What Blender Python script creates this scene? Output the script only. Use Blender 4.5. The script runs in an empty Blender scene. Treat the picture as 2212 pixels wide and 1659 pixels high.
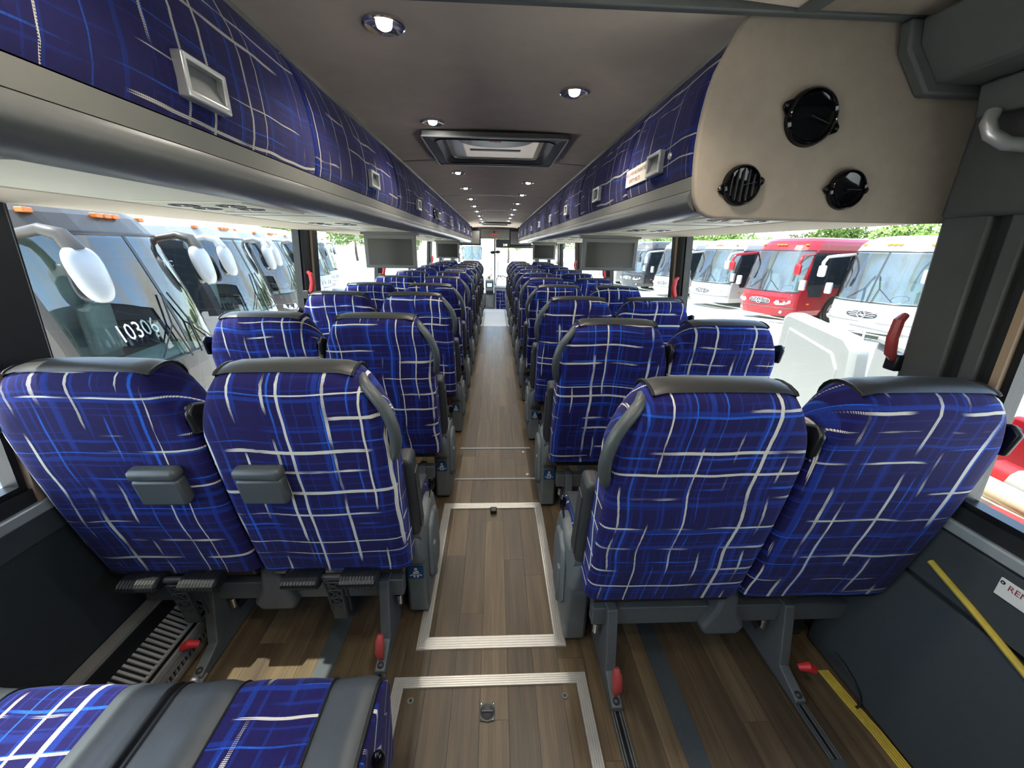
import bpy, math, random
import numpy as np
from mathutils import Vector, Matrix
random.seed(7)
S = bpy.context.scene
COL = S.collection
PI = math.pi
rad = math.radians

# ------------------------------------------------------------------ camera
PITCH, YAW, ROLL = rad(19.328), rad(2.683), rad(1.015)
F_PX = 840.0
cam_d = bpy.data.cameras.new('camera')
cam_d.sensor_fit = 'HORIZONTAL'
cam_d.sensor_width = 36.0
cam_d.lens = 36.0 * F_PX / 2212.0
cam_d.clip_start = 0.02
cam_d.clip_end = 400
cam = bpy.data.objects.new('camera', cam_d)
COL.objects.link(cam)
_fw = Vector((math.sin(YAW) * math.cos(PITCH), math.cos(YAW) * math.cos(PITCH), -math.sin(PITCH)))
_rt = Vector((math.cos(YAW), -math.sin(YAW), 0))
_up = _rt.cross(_fw)
_r2 = _rt * math.cos(ROLL) + _up * math.sin(ROLL)
_u2 = -_rt * math.sin(ROLL) + _up * math.cos(ROLL)
cam.matrix_world = Matrix(((_r2.x, _u2.x, -_fw.x, 0.0), (_r2.y, _u2.y, -_fw.y, 0.0),
                           (_r2.z, _u2.z, -_fw.z, 1.38), (0, 0, 0, 1)))
S.camera = cam

# ------------------------------------------------------------------ view, world, sun
S.view_settings.view_transform = 'Standard'
S.view_settings.look = 'None'
S.view_settings.exposure = 1.0
S.view_settings.gamma = 1.0
S.view_settings.use_curve_mapping = False
SUN_DIR = Vector((-0.47, -0.10, 1.0)).normalized()
SKY_STRENGTH = 0.8
SUN_STRENGTH = 7.5
LAMP_W = 6.5
world = bpy.data.worlds.new('world')
S.world = world
world.use_nodes = True
wt = world.node_tree
wt.nodes.clear()
w_out = wt.nodes.new('ShaderNodeOutputWorld')
w_bg = wt.nodes.new('ShaderNodeBackground')
w_sky = wt.nodes.new('ShaderNodeTexSky')
w_sky.sky_type = 'NISHITA'
w_sky.sun_disc = False
w_sky.sun_elevation = math.asin(SUN_DIR.z)
w_sky.sun_rotation = math.atan2(SUN_DIR.x, SUN_DIR.y)
w_sky.air_density = 1.0
w_sky.dust_density = 1.5
w_co = wt.nodes.new('ShaderNodeTexCoord')
w_no = wt.nodes.new('ShaderNodeTexNoise')
w_no.inputs['Scale'].default_value = 3.2
w_no.inputs['Detail'].default_value = 7
w_no.inputs['Roughness'].default_value = 0.6
w_ra = wt.nodes.new('ShaderNodeValToRGB')
w_ra.color_ramp.elements[0].position = 0.46
w_ra.color_ramp.elements[1].position = 0.64
w_mx = wt.nodes.new('ShaderNodeMix')
w_mx.data_type = 'RGBA'
w_mx.inputs['B'].default_value = (2.5, 2.38, 2.2, 1)
wt.links.new(w_co.outputs['Generated'], w_no.inputs['Vector'])
wt.links.new(w_no.outputs['Fac'], w_ra.inputs['Fac'])
wt.links.new(w_ra.outputs['Color'], w_mx.inputs['Factor'])
wt.links.new(w_sky.outputs['Color'], w_mx.inputs['A'])
wt.links.new(w_mx.outputs['Result'], w_bg.inputs['Color'])
w_bg.inputs['Strength'].default_value = SKY_STRENGTH
wt.links.new(w_bg.outputs['Background'], w_out.inputs['Surface'])
sun_d = bpy.data.lights.new('sun', 'SUN')
sun_d.energy = SUN_STRENGTH
sun_d.angle = rad(0.6)
sun_d.color = (1.0, 0.94, 0.84)
sun = bpy.data.objects.new('sun', sun_d)
COL.objects.link(sun)
sun.rotation_euler = SUN_DIR.to_track_quat('Z', 'Y').to_euler()
sun.location = (-20, -5, 30)


S.cycles.max_bounces = 7
S.cycles.diffuse_bounces = 4
S.cycles.glossy_bounces = 3
S.cycles.transmission_bounces = 2
S.cycles.transparent_max_bounces = 10
S.cycles.use_adaptive_sampling = True
S.cycles.adaptive_threshold = 0.09
S.cycles.use_denoising = True
S.cycles.caustics_reflective = False
S.cycles.caustics_refractive = False
S.cycles.sample_clamp_indirect = 6.0


# ------------------------------------------------------------------ material helpers
class NT:
    def __init__(self, name):
        self.m = bpy.data.materials.new(name)
        self.m.use_nodes = True
        self.t = self.m.node_tree
        self.t.nodes.clear()
        self.out = self.t.nodes.new('ShaderNodeOutputMaterial')

    def n(self, kind, **kw):
        nd = self.t.nodes.new(kind)
        for k, v in kw.items():
            setattr(nd, k, v)
        return nd

    def link(self, a, b):
        self.t.links.new(a, b)

    def put(self, sock, v):
        if isinstance(v, bpy.types.NodeSocket):
            self.link(v, sock)
        else:
            sock.default_value = v

    def math(self, op, a, b=None, c=None, clamp=False):
        nd = self.n('ShaderNodeMath', operation=op, use_clamp=clamp)
        self.put(nd.inputs[0], a)
        if b is not None:
            self.put(nd.inputs[1], b)
        if c is not None:
            self.put(nd.inputs[2], c)
        return nd.outputs[0]

    def xyz(self, x, y, z=0.0):
        nd = self.n('ShaderNodeCombineXYZ')
        self.put(nd.inputs[0], x)
        self.put(nd.inputs[1], y)
        self.put(nd.inputs[2], z)
        return nd.outputs[0]

    def smooth(self, v, a, b, lo=0.0, hi=1.0):
        nd = self.n('ShaderNodeMapRange', interpolation_type='SMOOTHSTEP')
        self.put(nd.inputs['Value'], v)
        self.put(nd.inputs['From Min'], a)
        self.put(nd.inputs['From Max'], b)
        nd.inputs['To Min'].default_value = lo
        nd.inputs['To Max'].default_value = hi
        return nd.outputs['Result']

    def mix(self, fac, a, b):
        nd = self.n('ShaderNodeMix', data_type='RGBA')
        self.put(nd.inputs['Factor'], fac)
        for s, v in (('A', a), ('B', b)):
            if isinstance(v, bpy.types.NodeSocket):
                self.link(v, nd.inputs[s])
            else:
                nd.inputs[s].default_value = tuple(v) + ((1,) if len(v) == 3 else ())
        return nd.outputs['Result']

    def noise(self, vec, scale, detail=3.0, rough=0.5):
        nd = self.n('ShaderNodeTexNoise')
        if vec is not None:
            self.link(vec, nd.inputs['Vector'])
        nd.inputs['Scale'].default_value = scale
        nd.inputs['Detail'].default_value = detail
        nd.inputs['Roughness'].default_value = rough
        return nd.outputs['Fac']

    def principled(self, color, rough=0.5, metal=0.0, spec=0.5, bump=None, bump_str=0.2, bump_dist=0.002, sheen=0.0,
                   coat=0.0, emit=None, emit_str=0.0):
        p = self.n('ShaderNodeBsdfPrincipled')
        if isinstance(color, bpy.types.NodeSocket):
            self.link(color, p.inputs['Base Color'])
        else:
            p.inputs['Base Color'].default_value = tuple(color) + (1,)
        self.put(p.inputs['Roughness'], rough)
        p.inputs['Metallic'].default_value = metal
        p.inputs['Specular IOR Level'].default_value = spec
        p.inputs['Sheen Weight'].default_value = sheen
        p.inputs['Coat Weight'].default_value = coat
        if emit is not None:
            p.inputs['Emission Color'].default_value = tuple(emit) + (1,)
            p.inputs['Emission Strength'].default_value = emit_str
        if bump is not None:
            b = self.n('ShaderNodeBump')
            b.inputs['Strength'].default_value = bump_str
            b.inputs['Distance'].default_value = bump_dist
            self.link(bump, b.inputs['Height'])
            self.link(b.outputs['Normal'], p.inputs['Normal'])
        self.link(p.outputs['BSDF'], self.out.inputs['Surface'])
        return p


def simple(name, color, rough=0.5, metal=0.0, var=0.0, scale=40.0, bump=0.0, spec=0.5, sheen=0.0, coat=0.0, emit=None,
           emit_str=0.0, bdist=0.002):
    t = NT(name)
    co = t.n('ShaderNodeTexCoord').outputs['Object']
    nz = t.noise(co, scale, 4.0, 0.6)
    c = color
    if var > 0:
        lo = [x * (1 - var) for x in color]
        hi = [min(1, x * (1 + var)) for x in color]
        c = t.mix(nz, lo, hi)
    t.principled(c, rough, metal, spec, bump=nz if bump else None, bump_str=bump, bump_dist=bdist, sheen=sheen,
                 coat=coat, emit=emit, emit_str=emit_str)
    return t.m


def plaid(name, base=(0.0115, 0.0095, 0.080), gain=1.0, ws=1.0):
    t = NT(name)
    uv = t.n('ShaderNodeUVMap').outputs['UV']
    rnd = t.n('ShaderNodeObjectInfo').outputs['Random']
    sp = t.n('ShaderNodeSeparateXYZ')
    t.link(uv, sp.inputs[0])
    u = t.math('ADD', sp.outputs[0], t.math('MULTIPLY', rnd, 37.31))
    v = t.math('ADD', sp.outputs[1], t.math('MULTIPLY', rnd, 23.17))
    # woven dots used by the cream strokes
    wa = t.math('SINE', t.math('MULTIPLY', t.math('ADD', u, v), 1000.0))
    wb = t.math('SINE', t.math('MULTIPLY', t.math('SUBTRACT', u, v), 1000.0))
    weave = t.smooth(t.math('MULTIPLY', wa, wb), -0.5, 0.5, 0.0, 1.0)

    def layer(across, along, freq, width, seed, thr, soft=0.4):
        wob = t.n('ShaderNodeTexNoise', noise_dimensions='1D')
        t.put(wob.inputs['W'], t.math('MULTIPLY', along, 5.0))
        wob.inputs['Scale'].default_value = 1.0
        wob.inputs['Detail'].default_value = 1.0
        a = t.math('ADD', across, t.math('MULTIPLY', wob.outputs['Fac'], 0.022))
        p = t.math('MULTIPLY', a, freq)
        cell = t.math('FLOOR', p)
        fr = t.math('FRACT', p)
        wn = t.n('ShaderNodeTexWhiteNoise', noise_dimensions='1D')
        t.put(wn.inputs['W'], t.math('ADD', cell, seed))
        sc = t.n('ShaderNodeSeparateColor')
        t.link(wn.outputs['Color'], sc.inputs[0])
        cen = t.math('MULTIPLY_ADD', sc.outputs[0], 0.6, 0.2)
        d = t.math('DIVIDE', t.math('ABSOLUTE', t.math('SUBTRACT', fr, cen)), freq)
        ex = t.n('ShaderNodeTexNoise', noise_dimensions='2D')
        t.put(ex.inputs['Vector'], t.xyz(t.math('MULTIPLY', along, 3.6), t.math('MULTIPLY_ADD', cell, 7.31, seed)))
        ex.inputs['Scale'].default_value = 1.0
        ex.inputs['Detail'].default_value = 2.0
        fade = t.smooth(ex.outputs['Fac'], thr, thr + 0.16)
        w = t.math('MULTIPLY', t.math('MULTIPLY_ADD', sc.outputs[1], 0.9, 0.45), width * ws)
        w = t.math('MULTIPLY', w, t.math('MULTIPLY_ADD', fade, 0.3, 0.7))
        edge = t.smooth(t.math('DIVIDE', d, w), 1.0 - soft, 1.0, 1.0, 0.0)
        return t.math('MULTIPLY', edge, fade)
    col = t.mix(t.noise(uv, 60.0, 3.0, 0.6), [x * 0.75 for x in base], [x * 1.25 for x in base])
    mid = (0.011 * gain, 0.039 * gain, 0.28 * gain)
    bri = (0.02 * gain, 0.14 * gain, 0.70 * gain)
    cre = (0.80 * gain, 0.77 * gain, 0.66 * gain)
    grain = t.noise(uv, 420.0, 2.0, 0.7)
    rough_edge = t.smooth(grain, 0.30, 0.62, 0.35, 1.0)
    for (ac, al, sd) in ((u, v, 11.0), (v, u, 47.0)):
        k = layer(ac, al, 26.0, 0.0040, sd + 1, 0.36, 0.7)
        col = t.mix(t.math('MULTIPLY', t.math('MULTIPLY', k, 0.55), rough_edge), col, mid)
    for (ac, al, sd) in ((u, v, 111.0), (v, u, 147.0)):
        k = layer(ac, al, 11.0, 0.0075, sd + 1, 0.34, 0.45)
        col = t.mix(t.math('MULTIPLY', t.math('MULTIPLY', k, 0.85), rough_edge), col, mid)
    for (ac, al, sd) in ((u, v, 211.0), (v, u, 247.0)):
        k = layer(ac, al, 9.0, 0.0036, sd + 1, 0.42, 0.5)
        col = t.mix(t.math('MULTIPLY', t.math('MULTIPLY', k, 0.9), rough_edge), col, bri)
    for (ac, al, sd, fq) in ((u, v, 311.0, 13.0), (v, u, 347.0, 12.0)):
        k = layer(ac, al, fq, 0.0050, sd + 1, 0.405, 0.3)
        dots = t.smooth(t.math('ADD', t.math('MULTIPLY', k, 0.80), t.math('MULTIPLY', weave, 0.62)), 0.70, 1.02)
        col = t.mix(t.math('MULTIPLY', dots, t.smooth(k, 0.02, 0.2)), col, cre)
    bn = t.noise(uv, 700.0, 2.0, 0.6)
    t.principled(col, 0.85, 0.0, 0.15, bump=bn, bump_str=0.25, bump_dist=0.0008, sheen=0.06)
    return t.m


def wood(name):
    t = NT(name)
    oi = t.n('ShaderNodeObjectInfo').outputs['Random']
    co = t.n('ShaderNodeTexCoord').outputs['Object']
    sp = t.n('ShaderNodeSeparateXYZ')
    t.link(co, sp.inputs[0])
    off = t.math('MULTIPLY', oi, 51.0)
    vec = t.xyz(t.math('MULTIPLY', sp.outputs[0], 34.0), t.math('MULTIPLY_ADD', sp.outputs[1], 1.7, off), off)
    g1 = t.noise(vec, 1.0, 5.0, 0.65)
    vec2 = t.xyz(t.math('MULTIPLY', sp.outputs[0], 170.0), t.math('MULTIPLY_ADD', sp.outputs[1], 4.0, off), off)
    g2 = t.noise(vec2, 1.0, 3.0, 0.6)
    g = t.math('ADD', t.math('MULTIPLY', g1, 0.65), t.math('MULTIPLY', g2, 0.35))
    tone = t.math('ADD', t.math('MULTIPLY', oi, 0.55), t.math('MULTIPLY', t.smooth(g, 0.3, 0.7), 0.55), clamp=True)
    ramp = t.n('ShaderNodeValToRGB')
    e = ramp.color_ramp.elements
    e[0].position, e[0].color = 0.0, (0.036, 0.026, 0.018, 1)
    e[1].position, e[1].color = 1.0, (0.172, 0.124, 0.070, 1)
    m = ramp.color_ramp.elements.new(0.5)
    m.color = (0.088, 0.062, 0.034, 1)
    t.link(tone, ramp.inputs['Fac'])
    t.principled(ramp.outputs['Color'], 0.38, 0.0, 0.5, bump=g2, bump_str=0.12, bump_dist=0.001)
    return t.m


def glass_mat(name, tint, base=0.03, edge=0.6):
    t = NT(name)
    tr = t.n('ShaderNodeBsdfTransparent')
    tr.inputs['Color'].default_value = tuple(tint) + (1,)
    gl = t.n('ShaderNodeBsdfGlossy')
    gl.inputs['Roughness'].default_value = 0.02
    lw = t.n('ShaderNodeLayerWeight')
    lw.inputs['Blend'].default_value = 0.5
    fac = t.math('MULTIPLY_ADD', t.math('POWER', lw.outputs['Facing'], 5.0), edge, base)
    mx = t.n('ShaderNodeMixShader')
    t.link(fac, mx.inputs[0])
    t.link(tr.outputs[0], mx.inputs[1])
    t.link(gl.outputs[0], mx.inputs[2])
    t.link(mx.outputs[0], t.out.inputs['Surface'])
    return t.m


def emission(name, color, strength):
    t = NT(name)
    em = t.n('ShaderNodeEmission')
    em.inputs['Color'].default_value = tuple(color) + (1,)
    em.inputs['Strength'].default_value = strength
    t.link(em.outputs[0], t.out.inputs['Surface'])
    return t.m


M = {}
M['plaid'] = plaid('blue plaid moquette')
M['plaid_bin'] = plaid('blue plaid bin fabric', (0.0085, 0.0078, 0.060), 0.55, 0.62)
M['leather'] = simple('black leather', (0.030, 0.031, 0.031), 0.42, 0, 0.25, 60, 0.25)
M['leather_grey'] = simple('grey leather', (0.052, 0.062, 0.070), 0.45, 0, 0.2, 25, 0.35)
M['piping'] = simple('black piping', (0.008, 0.009, 0.01), 0.4)
M['plastic'] = simple('charcoal plastic', (0.030, 0.033, 0.035), 0.45, 0, 0.15, 200, 0.1)
M['black'] = simple('black plastic', (0.008, 0.009, 0.010), 0.35)
M['gloss_black'] = simple('gloss black', (0.003, 0.003, 0.004), 0.08)
M['console'] = simple('slate grey plastic', (0.14, 0.16, 0.162), 0.45, 0, 0.12, 120, 0.08)
M['handle'] = simple('grey grab handle', (0.066, 0.076, 0.08), 0.4, 0, 0.1, 60)
M['frame'] = simple('grey painted steel', (0.10, 0.108, 0.108), 0.5, 0, 0.15, 60)
M['ceiling'] = simple('taupe headliner', (0.70, 0.59, 0.47), 0.95, 0, 0.12, 9, 0.25, 0.1)
M['carpet'] = simple('taupe carpet panel', (0.36, 0.305, 0.245), 0.95, 0, 0.12, 30, 0.3, 0.1)
M['cream'] = simple('cream rack underside', (0.84, 0.82, 0.66), 0.55, 0, 0.05, 8)
M['valance'] = simple('beige valance', (0.72, 0.63, 0.49), 0.8, 0, 0.06, 12)
M['rail'] = simple('grey rack rail', (0.155, 0.155, 0.135), 0.38, 0, 0.08, 20)
M['rail_dark'] = simple('slate rack rail', (0.12, 0.122, 0.116), 0.33, 0, 0.08, 20)
M['wall'] = simple('dark slate wall', (0.022, 0.028, 0.032), 0.7, 0, 0.2, 60, 0.15)
M['wall_mid'] = simple('slate wall panel', (0.042, 0.052, 0.058), 0.65, 0, 0.15, 80, 0.15)
M['sill'] = simple('pale grey sill', (0.30, 0.33, 0.34), 0.4, 0, 0.1, 30)
M['box'] = simple('grey moulded plastic', (0.105, 0.115, 0.108), 0.5, 0, 0.1, 40, 0.1)
M['post'] = simple('black window post', (0.016, 0.017, 0.018), 0.5, 0, 0.2, 30)
M['post_grey'] = simple('grey pillar panel', (0.085, 0.09, 0.086), 0.5, 0, 0.1, 30)
M['tan'] = simple('tan seal', (0.42, 0.30, 0.20), 0.7)
M['alu'] = simple('brushed aluminium', (0.62, 0.61, 0.58), 0.38, 0.75, 0.12, 50)
M['silver'] = simple('silver plastic', (0.60, 0.60, 0.58), 0.3, 0.55, 0.05, 30)
M['chrome'] = simple('chrome', (0.7, 0.7, 0.7), 0.12, 1.0)
M['wood'] = wood('vinyl wood plank')
M['subfloor'] = simple('dark subfloor', (0.02, 0.018, 0.016), 0.8)
M['vinyl'] = simple('pale grey vinyl', (0.58, 0.61, 0.63), 0.45, 0, 0.12, 30)
M['strip'] = simple('slate floor strip', (0.045, 0.055, 0.06), 0.6, 0, 0.2, 60)
M['red'] = simple('red plastic', (0.55, 0.025, 0.03), 0.4)
M['red_dull'] = simple('faded red plastic', (0.42, 0.06, 0.055), 0.4)
M['yellow'] = simple('worn yellow edging', (0.60, 0.45, 0.055), 0.55, 0, 0.35, 25)
M['glass'] = glass_mat('tinted window glass', (0.735, 0.76, 0.75), 0.015, 0.25)
M['clear_glass'] = glass_mat('clear windshield glass', (0.93, 0.95, 0.94), 0.015, 0.25)
M['screen'] = simple('dark screen', (0.014, 0.0145, 0.014), 0.16)
M['mon_frame'] = simple('grey monitor case', (0.20, 0.205, 0.20), 0.45)
M['lens'] = emission('lamp lens', (1.0, 0.96, 0.88), 60.0)
M['diffuser'] = simple('frosted hatch panel', (0.72, 0.69, 0.60), 0.6, 0, 0.2, 25)
_t = NT('frosted translucent hatch lid')
_nz = _t.noise(_t.n('ShaderNodeTexCoord').outputs['Object'], 25.0, 3.0, 0.6)
_d = _t.n('ShaderNodeBsdfDiffuse')
_d.inputs['Color'].default_value = (0.60, 0.57, 0.50, 1)
_tl = _t.n('ShaderNodeBsdfTranslucent')
_t.link(_t.mix(_nz, (0.32, 0.30, 0.26), (0.50, 0.47, 0.40)), _tl.inputs['Color'])
_ms = _t.n('ShaderNodeMixShader')
_ms.inputs[0].default_value = 0.11
_t.link(_d.outputs[0], _ms.inputs[1])
_t.link(_tl.outputs[0], _ms.inputs[2])
_t.link(_ms.outputs[0], _t.out.inputs['Surface'])
M['lid'] = _t.m
M['sticker'] = simple('blue sticker', (0.01, 0.07, 0.20), 0.5)
M['white'] = simple('white print', (0.80, 0.80, 0.78), 0.5)
M['label'] = simple('ivory label', (0.72, 0.70, 0.60), 0.5)
M['print_red'] = simple('dark red print', (0.25, 0.03, 0.05), 0.6)
M['teal_screen'] = simple('lit dash screen', (0.2, 0.5, 0.6), 0.3, emit=(0.35, 0.75, 0.9), emit_str=0.9)
M['lit_sign'] = emission('lit sign dots', (1.0, 0.95, 0.85), 1.2)
M['paint_white'] = simple('white coach paint', (0.42, 0.42, 0.41), 0.25, 0, 0.03, 3, coat=0.1)
M['paint_red'] = simple('red coach paint', (0.27, 0.008, 0.014), 0.25, 0, 0.05, 3, coat=0.1)
M['paint_pewter'] = simple('pewter coach paint', (0.062, 0.053, 0.042), 0.35, 0.0, 0.05, 3, coat=0.0)
M['paint_dark'] = simple('graphite coach paint', (0.035, 0.037, 0.04), 0.2, 0, 0.05, 3, coat=0.4)
M['paint_silver'] = simple('silver coach paint', (0.46, 0.47, 0.48), 0.25, 0.4, 0.04, 3, coat=0.3)
M['bus_glass'] = simple('dark coach side glass', (0.02, 0.026, 0.03), 0.06, 0, 0.2, 2)
M['windshield'] = glass_mat('pale green windshield', (0.70, 0.80, 0.76), 0.17, 0.6)
M['bus_inside'] = simple('coach cab interior', (0.36, 0.43, 0.40), 0.8, 0, 0.4, 2.2)
M['tyre'] = simple('tyre rubber', (0.02, 0.02, 0.02), 0.8)
M['lamp_glass'] = simple('headlamp glass', (0.62, 0.64, 0.66), 0.1, 0.3, 0.3, 12)
M['orange'] = simple('orange marker lens', (0.80, 0.20, 0.03), 0.3)
M['ground'] = simple('pale dusty asphalt', (0.74, 0.725, 0.67), 0.95, 0, 0.12, 1.5, 0.3)
M['foliage'] = simple('foliage', (0.16, 0.25, 0.05), 0.8, 0, 0.6, 1.3)
M['bark'] = simple('bark', (0.09, 0.07, 0.05), 0.9)
M['panel_white'] = simple('white gelcoat', (0.40, 0.415, 0.405), 0.35, 0, 0.03, 3)
M['grey_metal'] = simple('galvanised metal', (0.42, 0.42, 0.40), 0.45, 0.5, 0.15, 20)
M['cardboard'] = simple('pale boards', (0.62, 0.55, 0.40), 0.8, 0, 0.2, 8)
M['blue_plastic'] = simple('bright blue plastic', (0.03, 0.25, 0.50), 0.5)
M['green_plastic'] = simple('green plastic', (0.15, 0.35, 0.08), 0.5)
M['amber'] = simple('amber knob', (0.5, 0.28, 0.04), 0.4)


# ------------------------------------------------------------------ mesh helpers
class MB:
    def __init__(self):
        self.v, self.f, self.uv, self.mi = [], [], [], []
        self.cur = 0

    def add(self, verts, faces, uvs=None):
        o = len(self.v)
        self.v += [tuple(p) for p in verts]
        self.uv += list(uvs) if uvs is not None else [(p[0], p[1] + p[2]) for p in verts]
        for f in faces:
            self.f.append(tuple(i + o for i in f))
            self.mi.append(self.cur)
        return self

    def box(self, x0, x1, y0, y1, z0, z1):
        x0, x1 = min(x0, x1), max(x0, x1)
        y0, y1 = min(y0, y1), max(y0, y1)
        z0, z1 = min(z0, z1), max(z0, z1)
        v = [(x0, y0, z0), (x1, y0, z0), (x1, y1, z0), (x0, y1, z0), (x0, y0, z1), (x1, y0, z1), (x1, y1, z1), (x0, y1, z1)]
        f = [(0, 3, 2, 1), (4, 5, 6, 7), (0, 1, 5, 4), (1, 2, 6, 5), (2, 3, 7, 6), (3, 0, 4, 7)]
        return self.add(v, f)

    def obox(self, c, ax, ay, az, sx, sy, sz):
        c, ax, ay, az = Vector(c), Vector(ax).normalized(), Vector(ay).normalized(), Vector(az).normalized()
        v = []
        for dz in (-.5, .5):
            for dx, dy in ((-.5, -.5), (.5, -.5), (.5, .5), (-.5, .5)):
                v.append(c + ax * dx * sx + ay * dy * sy + az * dz * sz)
        f = [(0, 3, 2, 1), (4, 5, 6, 7), (0, 1, 5, 4), (1, 2, 6, 5), (2, 3, 7, 6), (3, 0, 4, 7)]
        if ax.cross(ay).dot(az) < 0:
            f = [tuple(reversed(q)) for q in f]
        return self.add(v, f)

    def prism(self, pts, axis, a, b):
        n = len(pts)
        area = sum(pts[i][0] * pts[(i + 1) % n][1] - pts[(i + 1) % n][0] * pts[i][1] for i in range(n))
        if area < 0:
            pts = pts[::-1]
        a, b = min(a, b), max(a, b)

        def mk(p, t):
            return {'x': (t, p[0], p[1]), 'y': (p[0], t, p[1]), 'z': (p[0], p[1], t)}[axis]
        v = [mk(p, a) for p in pts] + [mk(p, b) for p in pts]
        f = [tuple(range(n - 1, -1, -1)), tuple(range(n, 2 * n))]
        f += [(i, (i + 1) % n, (i + 1) % n + n, i + n) for i in range(n)]
        if axis == 'y':
            f = [tuple(reversed(q)) for q in f]
        per = [0.0]
        for i in range(1, n):
            per.append(per[-1] + math.dist(pts[i], pts[i - 1]))
        uv = [(a, s) for s in per] + [(b, s) for s in per]
        return self.add(v, f, uv)

    def tube(self, pts, r, n=8, caps=True):
        pts = [Vector(p) for p in pts]
        rs = r if isinstance(r, (list, tuple)) else [r] * len(pts)
        up = None
        v, f = [], []
        for i, p in enumerate(pts):
            t = (pts[min(i + 1, len(pts) - 1)] - pts[max(i - 1, 0)]).normalized()
            if up is None:
                up = Vector((0, 0, 1)) if abs(t.z) < 0.9 else Vector((1, 0, 0))
            s = t.cross(up).normalized()
            up = s.cross(t).normalized()
            for k in range(n):
                a = 2 * PI * k / n
                v.append(p + (s * math.cos(a) + up * math.sin(a)) * rs[i])
        for i in range(len(pts) - 1):
            for k in range(n):
                f.append((i * n + k, i * n + (k + 1) % n, (i + 1) * n + (k + 1) % n, (i + 1) * n + k))
        if caps:
            f.append(tuple(range(n - 1, -1, -1)))
            f.append(tuple((len(pts) - 1) * n + k for k in range(n)))
        return self.add(v, [tuple(reversed(q)) for q in f])

    def cyl(self, p0, p1, r0, r1=None, n=16):
        return self.tube([p0, p1], [r0, r0 if r1 is None else r1], n)

    def lathe(self, prof, c, axis, n=24):
        c, ax = Vector(c), Vector(axis).normalized()
        s = ax.cross(Vector((0, 0, 1)) if abs(ax.z) < 0.9 else Vector((1, 0, 0))).normalized()
        u = s.cross(ax)
        v, f = [], []
        for (r, h) in prof:
            for k in range(n):
                a = 2 * PI * k / n
                v.append(c + ax * h + (s * math.cos(a) + u * math.sin(a)) * max(r, 1e-5))
        for i in range(len(prof) - 1):
            for k in range(n):
                f.append((i * n + k, i * n + (k + 1) % n, (i + 1) * n + (k + 1) % n, (i + 1) * n + k))
        return self.add(v, f)

    def ball(self, c, r, nu=12, nv=8):
        r = r if isinstance(r, (list, tuple)) else (r, r, r)
        v, f = [], []
        for j in range(nv + 1):
            t = PI * j / nv
            for i in range(nu):
                a = 2 * PI * i / nu
                v.append((c[0] + r[0] * math.sin(t) * math.cos(a), c[1] + r[1] * math.sin(t) * math.sin(a), c[2] + r[2] * math.cos(t)))
        for j in range(nv):
            for i in range(nu):
                f.append((j * nu + i, (j + 1) * nu + i, (j + 1) * nu + (i + 1) % nu, j * nu + (i + 1) % nu))
        return self.add(v, f)

    def grid(self, rows, uvs=None, flip=False, close=False):
        nr, nc = len(rows), len(rows[0])
        v = [p for r in rows for p in r]
        f = []
        for i in range(nr - 1):
            for j in range(nc if close else nc - 1):
                q = (i * nc + j, i * nc + (j + 1) % nc, (i + 1) * nc + (j + 1) % nc, (i + 1) * nc + j)
                f.append(tuple(reversed(q)) if flip else q)
        return self.add(v, f, [u for r in uvs for u in r] if uvs else None)

    def xf(self, fn, mirror=False):
        self.v = [tuple(fn(p)) for p in self.v]
        if mirror:
            self.f = [tuple(reversed(q)) for q in self.f]
        return self


def world_loc(o):
    l = Vector((0, 0, 0))
    while o is not None:
        l = l + Vector(o.location)
        o = o.parent
    return l


def tag(o, label=None, cat=None, group=None, kind=None):
    if label:
        o['label'] = label
    if cat:
        o['category'] = cat
    if group:
        o['group'] = group
    if kind:
        o['kind'] = kind
    return o


def obj(name, mb, mats, parent=None, bev=0.0, seg=2, smooth=40, local=False):
    me = bpy.data.meshes.new(name)
    vs = np.array(mb.v, dtype=float)
    if parent is not None:
        if not local:
            vs = vs - np.array(world_loc(parent))
        loc = (0, 0, 0)
    else:
        lo, hi = vs.min(0), vs.max(0)
        loc = ((lo[0] + hi[0]) / 2, (lo[1] + hi[1]) / 2, lo[2])
        if local:
            loc = (0, 0, 0)
        else:
            vs = vs - np.array(loc)
    me.from_pydata(vs.tolist(), [], mb.f)
    mats = mats if isinstance(mats, (list, tuple)) else [mats]
    for m in mats:
        me.materials.append(M[m] if isinstance(m, str) else m)
    if len(mats) > 1:
        me.polygons.foreach_set('material_index', mb.mi)
    uvl = me.uv_layers.new(name='UVMap')
    idx = np.empty(len(me.loops), dtype=np.int32)
    me.loops.foreach_get('vertex_index', idx)
    uva = np.array(mb.uv, dtype=np.float32)[idx]
    uvl.data.foreach_set('uv', uva.ravel())
    if smooth:
        me.polygons.foreach_set('use_smooth', [True] * len(me.polygons))
        me.set_sharp_from_angle(angle=rad(smooth))
    me.update()
    o = bpy.data.objects.new(name, me)
    COL.objects.link(o)
    o.location = loc
    o.parent = parent
    if bev > 0:
        b = o.modifiers.new('bevel', 'BEVEL')
        b.width = bev
        b.segments = seg
        b.limit_method = 'ANGLE'
        b.angle_limit = rad(35)
        b.harden_normals = False
    return o


def thing(name, label, cat, loc=(0, 0, 0), group=None, rz=0.0):
    o = bpy.data.objects.new(name, None)
    o.empty_display_size = 0.05
    COL.objects.link(o)
    o.location = loc
    o.rotation_euler = (0, 0, rz)
    return tag(o, label, cat, group)


def struct(name, mb, mat, label=None, **kw):
    o = obj(name, mb, mat, **kw)
    return tag(o, label, None, None, 'structure')


def copy_tree(o, parent=None):
    c = o.copy()
    COL.objects.link(c)
    c.parent = parent
    for ch in o.children:
        copy_tree(ch, c)
    return c


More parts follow.
